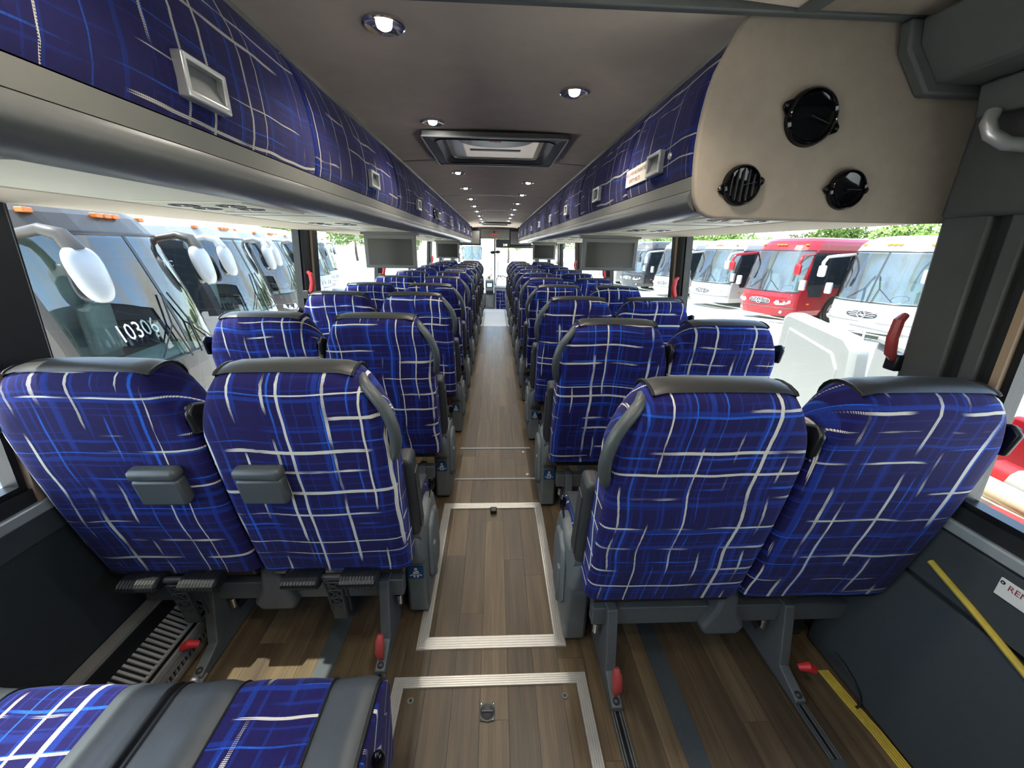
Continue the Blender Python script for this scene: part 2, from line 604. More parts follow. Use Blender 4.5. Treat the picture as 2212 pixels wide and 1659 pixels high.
def text_mesh(s, size, origin, ux, uy, depth=0.0006, align='CENTER'):
    cu = bpy.data.curves.new('t', 'FONT')
    cu.body = s
    cu.size = size
    cu.align_x = align
    cu.resolution_u = 2
    ob = bpy.data.objects.new('t', cu)
    COL.objects.link(ob)
    dg = bpy.context.evaluated_depsgraph_get()
    me = bpy.data.meshes.new_from_object(ob.evaluated_get(dg))
    ux, uy, og = Vector(ux).normalized(), Vector(uy).normalized(), Vector(origin)
    nz = ux.cross(uy)
    mb = MB()
    mb.add([og + ux * v.co.x + uy * v.co.y + nz * depth for v in me.vertices], [tuple(p.vertices) for p in me.polygons])
    bpy.data.objects.remove(ob)
    bpy.data.meshes.remove(me)
    bpy.data.curves.remove(cu)
    return mb


ORD = ['first', 'second', 'third', 'fourth', 'fifth', 'sixth', 'seventh', 'eighth', 'ninth', 'tenth', 'eleventh', 'twelfth',
       'thirteenth', 'fourteenth']
SIDE = {-1: 'left', 1: 'right'}


def wx(z):
    """inner wall distance from the centre line: the window band leans in"""
    return 1.25 if z <= 0.74 else 1.25 - 0.07 * (z - 0.74)


def wall_quad(s, y0, y1, z0, z1, off0, off1):
    """a slab on the side wall between offsets off0 (inner) and off1 (outer) from the wall surface"""
    mb = MB()
    v = []
    for y in (y0, y1):
        for z in (z0, z1):
            for off in (off0, off1):
                v.append((s * (wx(z) + off), y, z))
    f = [(0, 1, 3, 2), (4, 6, 7, 5), (0, 4, 5, 1), (2, 3, 7, 6), (0, 2, 6, 4), (1, 5, 7, 3)]
    if s < 0:
        f = [tuple(reversed(q)) for q in f]
    return mb.add(v, f)


# ================================================================== STRUCTURE
Y_BACK, Y_FLOOR_END, Y_FRONT = -0.95, 9.25, 12.3
ZC = 1.88

floor = struct('floor', MB().box(-1.26, 1.26, Y_BACK, Y_FLOOR_END, -0.06, -0.010), 'subfloor', 'dark base of the coach floor under the wood-look planks')
# planks
PW, PLN = 0.0905, 0.93
pm = MB().box(-PW / 2 + 0.0004, PW / 2 - 0.0004, 0.0004, PLN - 0.0004, -0.009, 0.0)
plank0 = None
for c in range(27):
    x = (c - 13) * PW
    if abs(x) > 1.2:
        continue
    off = random.random() * PLN
    y = -0.3 - off
    while y < 7.15:
        y0, y1 = max(y, -0.3), min(y + PLN, 7.15)
        if y1 - y0 > 0.02:
            if abs(y1 - y0 - PLN) < 1e-4:
                if plank0 is None:
                    plank0 = obj('plank', pm, 'wood', floor, local=True, smooth=0)
                    pl = plank0
                else:
                    pl = plank0.copy()
                    COL.objects.link(pl)
                pl.location = Vector((x, y, 0)) - floor.location
            else:
                pl = obj('plank', MB().box(x - PW / 2 + 0.0004, x + PW / 2 - 0.0004, y0 + 0.0004, y1 - 0.0004, -0.009, 0.0), 'wood', floor, smooth=0)
        y += PLN
fv = obj('front_vinyl', MB().box(-0.75, 0.75, 7.155, Y_FLOOR_END, -0.009, 0.001), 'vinyl', floor, smooth=0)
fv['label'] = 'pale grey vinyl at the front end of the aisle'

# ceiling sections, slightly crowned
ceiling = None
seams = [Y_BACK, 1.055, 2.815, 4.60, 6.40, 8.15, 10.0, 11.5]
for i in range(len(seams) - 1):
    y0, y1 = seams[i] + 0.007, seams[i + 1] - 0.007
    hw = 0.66 if i else 0.66
    HOLE = (0.22, 2.25, 2.665)
    ys_ = [y0, y0 + 0.01] + ([HOLE[1], HOLE[2]] if y0 < HOLE[1] < y1 else []) + [y1 - 0.01, y1]
    xs_ = [-hw, -0.55, -0.44, -0.33, -HOLE[0], -0.11, 0.0, 0.11, HOLE[0], 0.33, 0.44, 0.55, hw]
    mb = MB()

    def cpt(x, y, up_):
        return (x, y, ZC + up_ + (0.010 if y in (y0, y1) else 0.0) + 0.025 * (1 - (x / 0.66) ** 2))
    for j in range(len(ys_) - 1):
        for i2 in range(len(xs_) - 1):
            if HOLE[1] <= ys_[j] and ys_[j + 1] <= HOLE[2] and abs(xs_[i2] + xs_[i2 + 1]) / 2 < HOLE[0]:
                continue
            q = [(xs_[i2], ys_[j]), (xs_[i2 + 1], ys_[j]), (xs_[i2 + 1], ys_[j + 1]), (xs_[i2], ys_[j + 1])]
            mb.add([cpt(p[0], p[1], 0.0) for p in q], [(3, 2, 1, 0)])
            mb.add([cpt(p[0], p[1], 0.02) for p in q], [(0, 1, 2, 3)])
    if ceiling is None:
        ceiling = struct('ceiling', mb, 'ceiling', 'taupe fabric headliner of the coach')
        up = MB().box(-1.27, 1.27, Y_BACK, HOLE[1], 1.96, 2.0)
        up.box(-1.27, 1.27, HOLE[2], 12.3, 1.96, 2.0)
        up.box(-1.27, -HOLE[0], HOLE[1], HOLE[2], 1.96, 2.0)
        up.box(HOLE[0], 1.27, HOLE[1], HOLE[2], 1.96, 2.0)
        obj('roof_skin', up, 'post', ceiling)
    else:
        obj('ceiling_panel', mb, 'ceiling', ceiling)
        sm = MB().grid([[(x, yy, ZC - 0.0015 + 0.025 * (1 - (x / 0.66) ** 2)) for x in xs_] for yy in (y0 - 0.014, y0)], flip=True)
        obj('ceiling_seam', sm, 'plastic' if i in (1, 2) else 'rail', ceiling)
# rear right ceiling continuation above the lift bay
mb = MB().box(0.66, 1.25, Y_BACK, 1.06, ZC + 0.001, ZC + 0.03)
obj('ceiling_panel', mb, 'carpet', ceiling)
obj('ceiling_trim', MB().box(-0.60, 1.0, 1.045, 1.066, ZC - 0.006, ZC + 0.03), 'box', ceiling, bev=0.004)
obj('ceiling_trim', MB().prism([(0.655, 1.05), (0.70, 1.05), (0.78, 0.3), (0.70, 0.3)], 'z', ZC - 0.004, ZC + 0.01), 'box', ceiling)

# side walls
POSTS_L = [(0.945, 1.085), (2.62, 2.84), (4.32, 4.52), (6.02, 6.22), (7.66, 7.90), (9.35, 9.55)]
POSTS_R = [(0.84, 1.067), (2.575, 2.745), (4.28, 4.46), (5.88, 6.13), (7.55, 7.86), (9.3, 9.5)]
WALLS = {}
for s in (-1, 1):
    sd = SIDE[s]
    w = struct('wall_' + sd, wall_quad(s, Y_BACK, 9.6, -0.02, 0.70, 0.0, 0.06), 'wall', 'dark slate lower side wall of the coach, %s side' % sd)
    WALLS[s] = w
    obj('upper_wall', MB().box(s * 1.19, s * 1.26, Y_BACK, 12.3, 1.475, 1.97), 'wall', w)
    obj('sill_trim', wall_quad(s, Y_BACK, 9.6, 0.672, 0.705, -0.018, 0.04), 'sill', w, bev=0.005)
    obj('window_ledge', wall_quad(s, Y_BACK, 9.6, 0.705, 0.745, -0.004, 0.05), 'post', w)
    posts = POSTS_L if s < 0 else POSTS_R
    for k, (a, b) in enumerate(posts):
        if k == 0:
            continue
        pp = obj('window_post', wall_quad(s, a, b, 0.74, 1.49, -0.012, 0.05), 'post', w, bev=0.006)
        obj('post_seal', wall_quad(s, (a + b) / 2 - 0.012, (a + b) / 2 + 0.014, 0.745, 1.485, -0.017, -0.010), 'tan', pp)
    # panes
    edges = [(Y_BACK, posts[0][0])] + [(posts[i][1], posts[i + 1][0]) for i in range(len(posts) - 1)]
    for k, (a, b) in enumerate(edges):
        wn = struct('window_%d' % (k + 1 + (7 if s > 0 else 0)), wall_quad(s, a, b, 0.745, 1.485, 0.030, 0.036), 'glass',
                    'tinted side window pane, %s from the rear on the %s' % (ORD[k], sd), smooth=0)
        for (p, q, z0, z1) in ((a, b, 0.745, 0.762), (a, b, 1.468, 1.485), (a, a + 0.016, 0.76, 1.47), (b - 0.016, b, 0.76, 1.47)):
            obj('window_frame', wall_quad(s, p, q, z0, z1, 0.004, 0.045), 'black', wn)

# rear pillars
pl = obj('rear_pillar', wall_quad(1, 0.955, 1.067, 0.70, 1.49, -0.02, 0.05), 'post_grey', WALLS[1], bev=0.008)
obj('pillar_channel', wall_quad(1, 0.925, 0.955, 0.70, 1.49, 0.004, 0.05), 'post', WALLS[1])
obj('pillar_panel', wall_quad(1, 0.885, 0.925, 0.70, 1.49, -0.012, 0.05), 'post_grey', WALLS[1], bev=0.006)
obj('pillar_channel', wall_quad(1, 0.855, 0.885, 0.70, 1.49, 0.006, 0.05), 'post', WALLS[1])
obj('pillar_seal', wall_quad(1, 0.84, 0.857, 0.70, 1.49, -0.008, 0.05), 'tan', WALLS[1])
obj('upper_pillar', MB().box(1.17, 1.25, 0.80, 1.067, 1.47, 1.75), 'post_grey', WALLS[1], bev=0.01)
obj('rear_pillar', wall_quad(-1, 0.965, 1.085, 0.70, 1.49, -0.012, 0.05), 'post', WALLS[-1], bev=0.006)
obj('pillar_seal', wall_quad(-1, 0.948, 0.966, 0.70, 1.49, -0.008, 0.05), 'tan', WALLS[-1])
# left lower grey ledge band under the window
obj('wall_band', wall_quad(-1, Y_BACK, 9.6, 0.60, 0.672, -0.010, 0.0), 'wall_mid', WALLS[-1], bev=0.004)
# right lower panel by the lift, slightly proud and greyer
obj('wall_panel', MB().prism([(1.235, 0.48), (1.26, 0.48), (1.26, 0.02), (1.175, 0.02), (1.175, 0.10)], 'y', Y_BACK, 1.02), 'wall_mid', WALLS[1], bev=0.004)
obj('wall_panel', MB().box(1.228, 1.26, Y_BACK, 1.06, 0.50, 0.668), 'wall_mid', WALLS[1], bev=0.004)

struct('wall_back', MB().box(-1.27, 1.27, Y_BACK - 0.05, Y_BACK, -0.06, 2.0), 'wall', 'dark rear wall behind the camera')

# ------------------------------------------------------------------ luggage racks
DOOR = [(0.590, 1.874), (0.560, 1.850), (0.534, 1.815), (0.514, 1.77), (0.502, 1.72), (0.496, 1.67), (0.494, 1.62), (0.497, 1.585), (0.503, 1.562)]
RAIL_UP = [(0.503, 1.560), (0.505, 1.528), (0.53, 1.528), (0.60, 1.56)]
RAIL_LO = [(0.503, 1.526), (0.497, 1.512), (0.499, 1.497), (0.512, 1.482), (0.535, 1.472), (0.565, 1.468), (0.60, 1.474), (0.60, 1.526)]
RANGE = {-1: (Y_BACK, 9.05), 1: (1.09, 9.05)}
SEAMS_L = [-0.72, 0.265, 1.245, 2.213, 3.19, 4.155, 5.12, 6.07, 7.05, 8.03, 9.03]
SEAMS_R = [1.092, 1.617, 2.475, 3.243, 4.15, 5.12, 6.12, 7.14, 8.10, 9.03]


def bin_handle(root, s, yc):
    zc, xs = 1.627, 0.4945
    fr = MB()
    L, H = 0.053, 0.031
    # ring frame
    out = [(yc - L, zc - H), (yc + L, zc - H), (yc + L, zc + H), (yc - L, zc + H)]
    inn = [(yc - L + 0.010, zc - H + 0.012), (yc + L - 0.010, zc - H + 0.012), (yc + L - 0.010, zc + H - 0.009), (yc - L + 0.010, zc + H - 0.009)]
    v = []
    for dx in (-0.016, 0.006):
        v += [(xs + dx, p[0], p[1]) for p in out] + [(xs + dx, p[0], p[1]) for p in inn]
    f = []
    for i in range(4):
        j = (i + 1) % 4
        f += [(i, j, 4 + j, 4 + i), (8 + i, 12 + i, 12 + j, 8 + j), (i, 8 + i, 8 + j, j), (4 + i, 4 + j, 12 + j, 12 + i)]
    fr.add(v, f)
    fr.xf(lambda p: (s * p[0], p[1], p[2]), s < 0)
    h = obj('handle', fr, 'silver', root, bev=0.003)
    rc = MB()
    rc.add([(xs - 0.012, inn[0][0], inn[0][1]), (xs - 0.012, inn[1][0], inn[1][1]), (xs - 0.002, inn[2][0], inn[2][1] - 0.014), (xs - 0.002, inn[3][0], inn[3][1] - 0.014),
            (xs - 0.004, inn[2][0], inn[2][1] + 0.002), (xs - 0.004, inn[3][0], inn[3][1] + 0.002)], [(0, 1, 2, 3), (3, 2, 4, 5)])
    rc.xf(lambda p: (s * p[0], p[1], p[2]))
    obj('recess', rc, 'frame', h)


arc = [0.0]
for i in range(1, len(DOOR)):
    arc.append(arc[-1] + math.dist(DOOR[i], DOOR[i - 1]))
for s in (-1, 1):
    sd = SIDE[s]
    ys = SEAMS_L if s < 0 else SEAMS_R
    for k in range(len(ys) - 1):
        y0, y1 = ys[k] + 0.0035, ys[k + 1] - 0.0035
        if s < 0:
            lab = 'blue plaid overhead bin on the left, %s' % ('partly cut off at the top left corner' if k == 1 else ('behind the camera' if k == 0 else '%s door from the camera' % ORD[k - 1]))
        else:
            lab = 'blue plaid overhead bin on the right, %s beyond the taupe end panel' % ORD[k]
            if k == 0:
                lab = 'blue plaid overhead bin on the right, carrying the ivory belts label'
        root = thing('overhead_bin', lab, 'luggage bin', (s * 0.6, (y0 + y1) / 2, 1.56), 'overhead luggage bins')
        rows, uvs = [], []
        st = [(y0, 0.010), (y0 + 0.002, 0.003), (y0 + 0.006, 0.0)] + [(y, 0.0) for y in np.linspace(y0 + 0.05, y1 - 0.05, 5)] + [(y1 - 0.006, 0.0), (y1 - 0.002, 0.003), (y1, 0.010)]
        for (y, d) in st:
            rows.append([(s * (p[0] + d), y, p[1]) for p in DOOR])
            uvs.append([(a, y + s * 20) for a in arc])
        mb = MB().grid(rows, uvs, flip=(s > 0))
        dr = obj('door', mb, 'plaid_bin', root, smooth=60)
        hy = {0: 1.327, 1: 2.048, 2: 2.887}.get(k, (y0 + y1) / 2) if s > 0 else (y0 + y1) / 2 + 0.045
        bin_handle(root, s, hy)
        bx = MB().prism([(0.605, 1.872), (0.55, 1.83), (0.52, 1.74), (0.515, 1.58), (1.18, 1.58), (1.18, 1.872)], 'y', y0 - 0.003, y1 + 0.003)
        bx.xf(lambda p: (s * p[0], p[1], p[2]), s < 0)
        obj('bin_body', bx, 'black', root)
    a, b = RANGE[s]

    def side(mb):
        return mb.xf(lambda p: (s * p[0], p[1], p[2]), s < 0)
    n0 = 1 if s < 0 else 5
    struct('trim_%d' % n0, side(MB().prism(RAIL_UP, 'y', a, b)), 'rail', 'olive grey upper lip of the %s luggage rack' % sd, smooth=50)
    struct('trim_%d' % (n0 + 1), side(MB().prism(RAIL_LO, 'y', a, b)), 'rail_dark', 'rounded grey edge rail of the %s luggage rack' % sd, smooth=50)
    us = struct('trim_%d' % (n0 + 2), side(MB().box(0.59, 0.955, a, b, 1.476, 1.50)), 'cream', 'cream underside panel of the %s luggage rack' % sd)
    yy = a + 0.55
    while yy < b:
        obj('panel_seam', side(MB().box(0.60, 0.95, yy, yy + 0.004, 1.4745, 1.477)), 'rail', us)
        yy += 0.98
    struct('trim_%d' % (n0 + 3), side(MB().prism([(0.958, 1.474), (1.20, 1.462), (1.20, 1.50), (0.958, 1.50)], 'y', a, 11.6)), 'valance', 'beige fabric valance above the %s windows' % sd)
    # bead between ceiling and bins
    struct('trim_%d' % (n0 + 8), side(MB().prism([(0.588, 1.873), (0.612, 1.885), (0.63, 1.90), (0.60, 1.91), (0.585, 1.885)], 'y', a, 9.05)), 'rail', 'grey bead between headliner and %s bins' % sd)

# label on right bin
lab = thing('belt_label', 'ivory label with red lettering beside the first right bin handle', 'label', (0.49, 1.50, 1.60))
obj('plate', MB().box(0.4905, 0.4955, 1.395, 1.612, 1.597, 1.653), 'label', lab, bev=0.001)
mbt = text_mesh('WHEELCHAIR RESTRAINT BELTS,', 0.0170, (0.4902, 1.5035, 1.631), (0, -1, 0), (0, 0, 1))
obj('lettering', mbt, 'print_red', lab, smooth=0)
mbt = text_mesh('SAFETY BELTS', 0.0185, (0.4902, 1.515, 1.607), (0, -1, 0), (0, 0, 1))
obj('lettering', mbt, 'print_red', lab, smooth=0)
kl = thing('bin_lock', 'small round lock button beside the first right bin handle', 'lock', (0.492, 1.232, 1.632))
obj('lock_ring', MB().lathe([(0.0, 0.004), (0.008, 0.004), (0.010, 0.0)], (0.494, 1.232, 1.632), (-1, 0, 0), 14), 'silver', kl)
# round black vent on the left bins
rv = thing('round_vent', 'small black round fitting on the fourth left bin', 'vent', (-0.49, 3.42, 1.62))
obj('vent_ring', MB().lathe([(0.0, 0.006), (0.028, 0.008), (0.036, 0.010), (0.040, 0.004), (0.040, 0.0)], (-0.4885, 3.42, 1.628), (1, 0, 0), 20), 'gloss_black', rv)

# ------------------------------------------------------------------ taupe end panel of the right rack
ep = thing('rack_end_panel', 'taupe carpeted end panel of the right luggage rack with three vents', 'panel', (0.87, 1.08, 1.458))
OUT = [(0.566, 1.882), (0.546, 1.850), (0.527, 1.811), (0.511, 1.775), (0.502, 1.740), (0.496, 1.70), (0.493, 1.666), (0.492, 1.625), (0.494, 1.586), (0.498, 1.545),
       (0.503, 1.515), (0.511, 1.494), (0.524, 1.476), (0.542, 1.465), (0.565, 1.460), (0.70, 1.459), (0.886, 1.458), (1.13, 1.458), (1.20, 1.46), (1.225, 1.475), (1.235, 1.52),
       (1.235, 1.70), (1.20, 1.882)]
obj('panel_board', MB().prism(OUT, 'y', 1.067, 1.088), 'carpet', ep, bev=0.006, seg=3)


def end_vent(x, z, r, tilt, bars):
    y = 1.066
    ring = obj('vent_ring', MB().lathe([(r * 0.80, -0.004), (r * 0.82, 0.010), (r * 0.90, 0.016), (r * 0.98, 0.012), (r * 1.02, 0.0)], (x, y, z), (0, -1, 0), 32), 'gloss_black', ep)
    for sx in (-1, 1):
        a = tilt + (0 if sx > 0 else PI)
        pts = [(x + r * 0.86 * math.cos(a + 0.75), z + r * 0.86 * math.sin(a + 0.75)), (x + r * 1.26 * math.cos(a + 0.07), z + r * 1.26 * math.sin(a + 0.07)),
               (x + r * 1.26 * math.cos(a - 0.07), z + r * 1.26 * math.sin(a - 0.07)), (x + r * 0.86 * math.cos(a - 0.75), z + r * 0.86 * math.sin(a - 0.75))]
        obj('vent_lug', MB().prism(pts, 'y', y - 0.007, y), 'gloss_black', ring, bev=0.003)
        obj('screw', MB().lathe([(0, 0.003), (0.003, 0.002), (0.0045, 0)], (x + r * 1.13 * math.cos(a), y - 0.007, z + r * 1.13 * math.sin(a)), (0, -1, 0), 10), 'black', ring)
    obj('vent_bowl', MB().lathe([(r * 0.83, 0.006), (r * 0.6, 0.001), (r * 0.0, 0.0005)], (x, y - 0.004, z), (0, -1, 0), 28), 'gloss_black', ring)
    if bars:
        for i in range(-2, 3):
            xx = x + i * r * 0.3
            hh = math.sqrt(max(0.02, 0.64 - (i * 0.3) ** 2)) * r
            obj('louvre', MB().box(xx - 0.0010, xx + 0.0010, y - 0.011, y - 0.002, z - hh, z + hh), 'plastic', ring)
    obj('vent_tab', MB().obox((x + r * 0.32 * math.cos(tilt), y - 0.012, z + r * 0.32 * math.sin(tilt)), (math.cos(tilt), 0, math.sin(tilt)), (0, 1, 0), (-math.sin(tilt), 0, math.cos(tilt)), r * 0.8, 0.002, 0.0012), 'plastic', ring)


end_vent(0.757, 1.687, 0.062, rad(-18), False)
end_vent(0.617, 1.537, 0.047, rad(12), True)
end_vent(0.892, 1.533, 0.047, rad(0), False)

# grey moulded housing at the top right, and its grab bar
hb = thing('moulded_housing', 'grey moulded duct housing in the upper right corner', 'housing', (1.08, 0.7, 1.73))
hp = [(0.916, 1.872), (0.928, 1.815), (1.000, 1.732), (1.25, 1.732), (1.25, 1.872)]
obj('housing_flange', MB().prism(hp, 'y', 1.035, 1.066), 'box', hb, bev=0.006)
hp2 = [(0.942, 1.874), (0.950, 1.825), (1.015, 1.752), (1.25, 1.752), (1.25, 1.874)]
obj('housing_body', MB().prism(hp2, 'y', -0.5, 1.040), 'box', hb, bev=0.008)
obj('housing_foot', MB().prism([(1.105, 1.75), (1.118, 1.68), (1.25, 1.70), (1.25, 1.75)], 'y', 0.80, 1.02), 'box', hb, bev=0.006)
gb = thing('grab_bar', 'grey grab bar under the moulded housing at the right edge', 'grab bar', (1.15, 0.93, 1.60))
obj('bar', MB().tube([(1.105, 0.97, 1.682), (1.095, 0.965, 1.66), (1.10, 0.955, 1.635), (1.125, 0.94, 1.615), (1.16, 0.92, 1.608), (1.19, 0.88, 1.612), (1.20, 0.80, 1.62), (1.20, 0.5, 1.63)], 0.014, 12), 'silver', gb)

# ------------------------------------------------------------------ ceiling downlights
LY = {-1: [-0.38, 0.42, 1.221, 2.02, 3.259, 4.058, 4.90, 5.72, 6.53, 7.45, 8.24, 9.05], 1: [0.02, 0.82, 1.618, 2.865, 3.648, 4.445, 5.292, 6.10, 7.0, 7.82, 8.64]}  # rearmost pair of each row unseen, added to light end panel and seat backs
for s in (-1, 1):
    for k, y in enumerate(LY[s]):
        x = s * 0.277
        z = ZC + 0.025 * (1 - (x / 0.66) ** 2)
        t = thing('ceiling_downlight', 'round chrome ceiling downlight, %s from the rear in the %s row' % (ORD[k], SIDE[s]), 'ceiling light', (x, y, z), 'ceiling downlights')
        obj('bezel', MB().lathe([(0.016, 0.001), (0.030, 0.002), (0.042, 0.006), (0.047, 0.008), (0.051, 0.006), (0.052, -0.004)], (x, y, z), (0, 0, -1), 28), 'chrome', t)
        obj('lens', MB().lathe([(0.0, 0.014), (0.010, 0.013), (0.017, 0.009), (0.020, 0.001)], (x, y, z), (0, 0, -1), 20), 'lens', t)
        ld = bpy.data.lights.new('downlight', 'SPOT')
        ld.energy = LAMP_W
        ld.spot_size = rad(130)
        ld.spot_blend = 0.7
        ld.shadow_soft_size = 0.03
        ld.color = (1.0, 0.90, 0.76)
        lo = bpy.data.objects.new('downlight_lamp', ld)
        COL.objects.link(lo)
        lo.parent = t
        lo.location = (0, 0, -0.035)

# ------------------------------------------------------------------ roof hatches


def roof_hatch(y0, y1, hw, lab):
    t = thing('roof_hatch', lab, 'roof hatch', (0, (y0 + y1) / 2, 1.87))
    z = 1.872
    yc = (y0 + y1) / 2

    def rr(hx, hy, r, n=5):
        pts = []
        for cx_, cy_, a0 in ((hx - r, hy - r, 0), (-hx + r, hy - r, 90), (-hx + r, -hy + r, 180), (hx - r, -hy + r, 270)):
            for i in range(n + 1):
                a = rad(a0 + 90 * i / n)
                pts.append((cx_ + r * math.cos(a), yc + cy_ + r * math.sin(a)))
        return pts
    hy = (y1 - y0) / 2
    A, B, C_, D = rr(hw, hy, 0.012), rr(hw - 0.055, hy - 0.05, 0.06), rr(hw - 0.085, hy - 0.08, 0.05), rr(hw - 0.12, hy - 0.115, 0.04)
    mb = MB().grid([[(p[0], p[1], z + 0.02) for p in A], [(p[0], p[1], z) for p in A], [(p[0], p[1], z - 0.002) for p in B], [(p[0], p[1], z + 0.035) for p in C_], [(p[0], p[1], z + 0.038) for p in D]], close=True)
    obj('frame', mb, 'frame', t, smooth=50)
    edge = MB().tube([(p[0], p[1], z - 0.003) for p in (A + A[:1])], 0.004, 6, False)
    obj('edge_trim', edge, 'silver', t)
    mb = MB().tube([(p[0], p[1], z - 0.002) for p in (B + B[:1])], 0.004, 6, False)
    obj('inner_bead', mb, 'black', t)
    E_ = rr(hw - 0.105, hy - 0.10, 0.04)
    mb = MB().add([(p[0], p[1], z + 0.020) for p in E_], [tuple(range(len(E_) - 1, -1, -1))])
    mb.grid([[(p[0], p[1], z + 0.020) for p in E_], [(p[0], p[1], z + 0.040) for p in E_]], close=True)
    lid = obj('lid_panel', mb, 'lid', t, smooth=30)
    obj('lid_bead', MB().tube([(p[0], p[1], z + 0.017) for p in (E_ + E_[:1])], 0.004, 6, False), 'silver', lid)
    obj('lid_slot', MB().box(-0.14, 0.14, yc + 0.005, yc + 0.035, z + 0.0155, z + 0.02), 'plastic', lid)
    sh = [(0.19 * math.cos(a), y0 + 0.10 + 0.16 * math.sin(a)) for a in np.linspace(0, PI, 18)]
    obj('shade_flap', MB().prism(sh, 'z', z + 0.010, z + 0.016), 'black', lid)
    obj('red_tab', MB().box(-0.03, 0.03, y0 + 0.105, y0 + 0.125, z + 0.004, z + 0.010), 'red_dull', lid, bev=0.002)


roof_hatch(2.125, 2.79, 0.352, 'grey framed roof hatch in the ceiling near the camera')
roof_hatch(9.22, 9.9, 0.35, 'distant roof hatch near the front of the ceiling')

# ------------------------------------------------------------------ reading-light panels under the racks
def psu(s, yc, lab):
    t = thing('reading_light_panel', lab, 'light panel', (s * 0.76, yc, 1.47), 'reading light panels under the racks')
    mb = MB().box(0.63, 0.90, yc - 0.17, yc + 0.17, 1.4715, 1.477)
    obj('panel_plate', mb.xf(lambda p: (s * p[0], p[1], p[2]), s < 0), 'cream', t, bev=0.003)
    for (dx, dy) in ((0.70, -0.10), (0.82, -0.10), (0.70, -0.01), (0.82, -0.01)):
        r = obj('nozzle_ring', MB().lathe([(0.0, -0.010), (0.022, -0.008), (0.028, 0.001), (0.034, 0.001), (0.036, -0.003)], (s * dx, yc + dy, 1.4705), (0, 0, -1), 18), 'plastic', t)
        obj('nozzle_centre', MB().lathe([(0.0, 0.002), (0.006, 0.002), (0.009, -0.006)], (s * dx, yc + dy, 1.4705), (0, 0, -1), 12), 'silver', r)
    for i in range(3):
        obj('button', MB().box(s * (0.70 + i * 0.05), s * (0.725 + i * 0.05), yc + 0.06, yc + 0.08, 1.4705, 1.4735), 'valance', t)
    obj('speaker_slot', MB().box(s * 0.68, s * 0.85, yc + 0.11, yc + 0.118, 1.4705, 1.473), 'rail', t)


for s in (-1, 1):
    for k in range(9):
        y = (1.26 if s < 0 else 1.30) + 0.80 * k
        if min(abs(y - 3.1), abs(y - 6.9)) < 0.26:
            continue
        psu(s, y, 'cream reading light and air panel, %s from the rear under the %s rack' % (ORD[k], SIDE[s]))

# ------------------------------------------------------------------ monitors
def monitor(x0, x1, y, z0, z1, lab, depth=0.04, tilt=0.0):
    t = thing('monitor', lab, 'monitor', ((x0 + x1) / 2, y, z0), 'drop-down monitors')
    obj('case', MB().box(x0, x1, y, y + depth, z0, z1), 'mon_frame', t, bev=0.006)
    obj('screen', MB().box(x0 + 0.028, x1 - 0.028, y - 0.002, y + 0.005, z0 + 0.024, z1 - 0.030), 'screen', t)
    obj('bracket', MB().box(x0 - 0.02, x1 + 0.02, y - 0.005, y + depth + 0.03, z1 - 0.004, z1 + 0.022), 'rail', t, bev=0.004)
    return t


monitor(-0.985, -0.60, 3.15, 1.215, 1.457, 'grey flat monitor hanging under the left rack, nearest the camera')
monitor(0.655, 1.07, 3.05, 1.225, 1.457, 'grey flat monitor hanging under the right rack, nearest the camera')
monitor(-0.985, -0.60, 6.9, 1.19, 1.452, 'second flat monitor further along under the left rack')
monitor(0.635, 1.02, 6.9, 1.195, 1.456, 'second flat monitor further along under the right rack')
for s in (-1, 1):
    t = thing('monitor', 'dark monitor at the front end of the %s rack, beside the ceiling' % SIDE[s], 'monitor', (s * 0.55, 9.2, 1.41), 'front end monitors')
    obj('case', MB().box(s * 0.315, s * 0.80, 9.20, 9.24, 1.415, 1.775), 'black', t, bev=0.006)
    obj('screen', MB().box(s * 0.345, s * 0.77, 9.196, 9.203, 1.445, 1.715), 'mon_frame', t)
    obj('bracket', MB().box(s * 0.5, s * 0.8, 9.06, 9.20, 1.75, 1.80), 'black', t)

# ------------------------------------------------------------------ emergency window handles
def red_handle(s, y, lab, mat='red'):
    t = thing('window_release', lab, 'handle', (s * 1.2, y, 1.08), 'red window releases')
    X = lambda z: s * (wx(z) - 0.035)
    obj('lever', MB().tube([(X(1.215), y, 1.215), (X(1.2) - s * 0.02, y - 0.005, 1.20), (X(1.16) - s * 0.028, y - 0.008, 1.15), (X(1.1) - s * 0.02, y - 0.005, 1.105), (X(1.09), y, 1.085)], [0.010, 0.014, 0.015, 0.015, 0.010], 8), mat, t)
    obj('latch_base', MB().box(X(1.1) - s * 0.004, X(1.1) + s * 0.035, y - 0.018, y + 0.022, 1.05, 1.10), 'black', t, bev=0.005)


for k, y in enumerate((2.60, 4.30, 6.0, 7.65, 9.33)):
    red_handle(-1, y, 'red window release lever on the %s post from the rear, left side' % ORD[k])
red_handle(1, 1.075, 'faded red window release lever by the grey rear pillar, right side', 'red_dull')
for k, y in enumerate((2.55, 4.27, 5.87)):
    red_handle(1, y, 'red window release lever on the %s slim post along the right side' % ORD[k])

# ================================================================== SEATS
HW = 0.236      # half width of a backrest
ST = [(0.0, 1.0), (0.06, 1.0), (0.12, 1.0), (0.165, 0.995), (0.185, 0.985), (0.203, 0.96), (0.216, 0.92), (0.226, 0.85), (0.232, 0.74), (0.236, 0.58)]
CAPX = 0.163


def top_h(ax):
    h = 1.100 - 0.006 * min(1.0, ax / 0.165) ** 2
    if ax > 0.150:
        h -= 0.150 * ((ax - 0.150) / (HW - 0.150)) ** 1.7
    return h


def rear_y(z):
    """rear face of the back: leans towards the rear at the top, slightly bellied"""
    t = (z - 0.385) / 0.65
    return 0.040 - 0.115 * t - 0.012 * math.sin(PI * min(max(t, 0), 1))


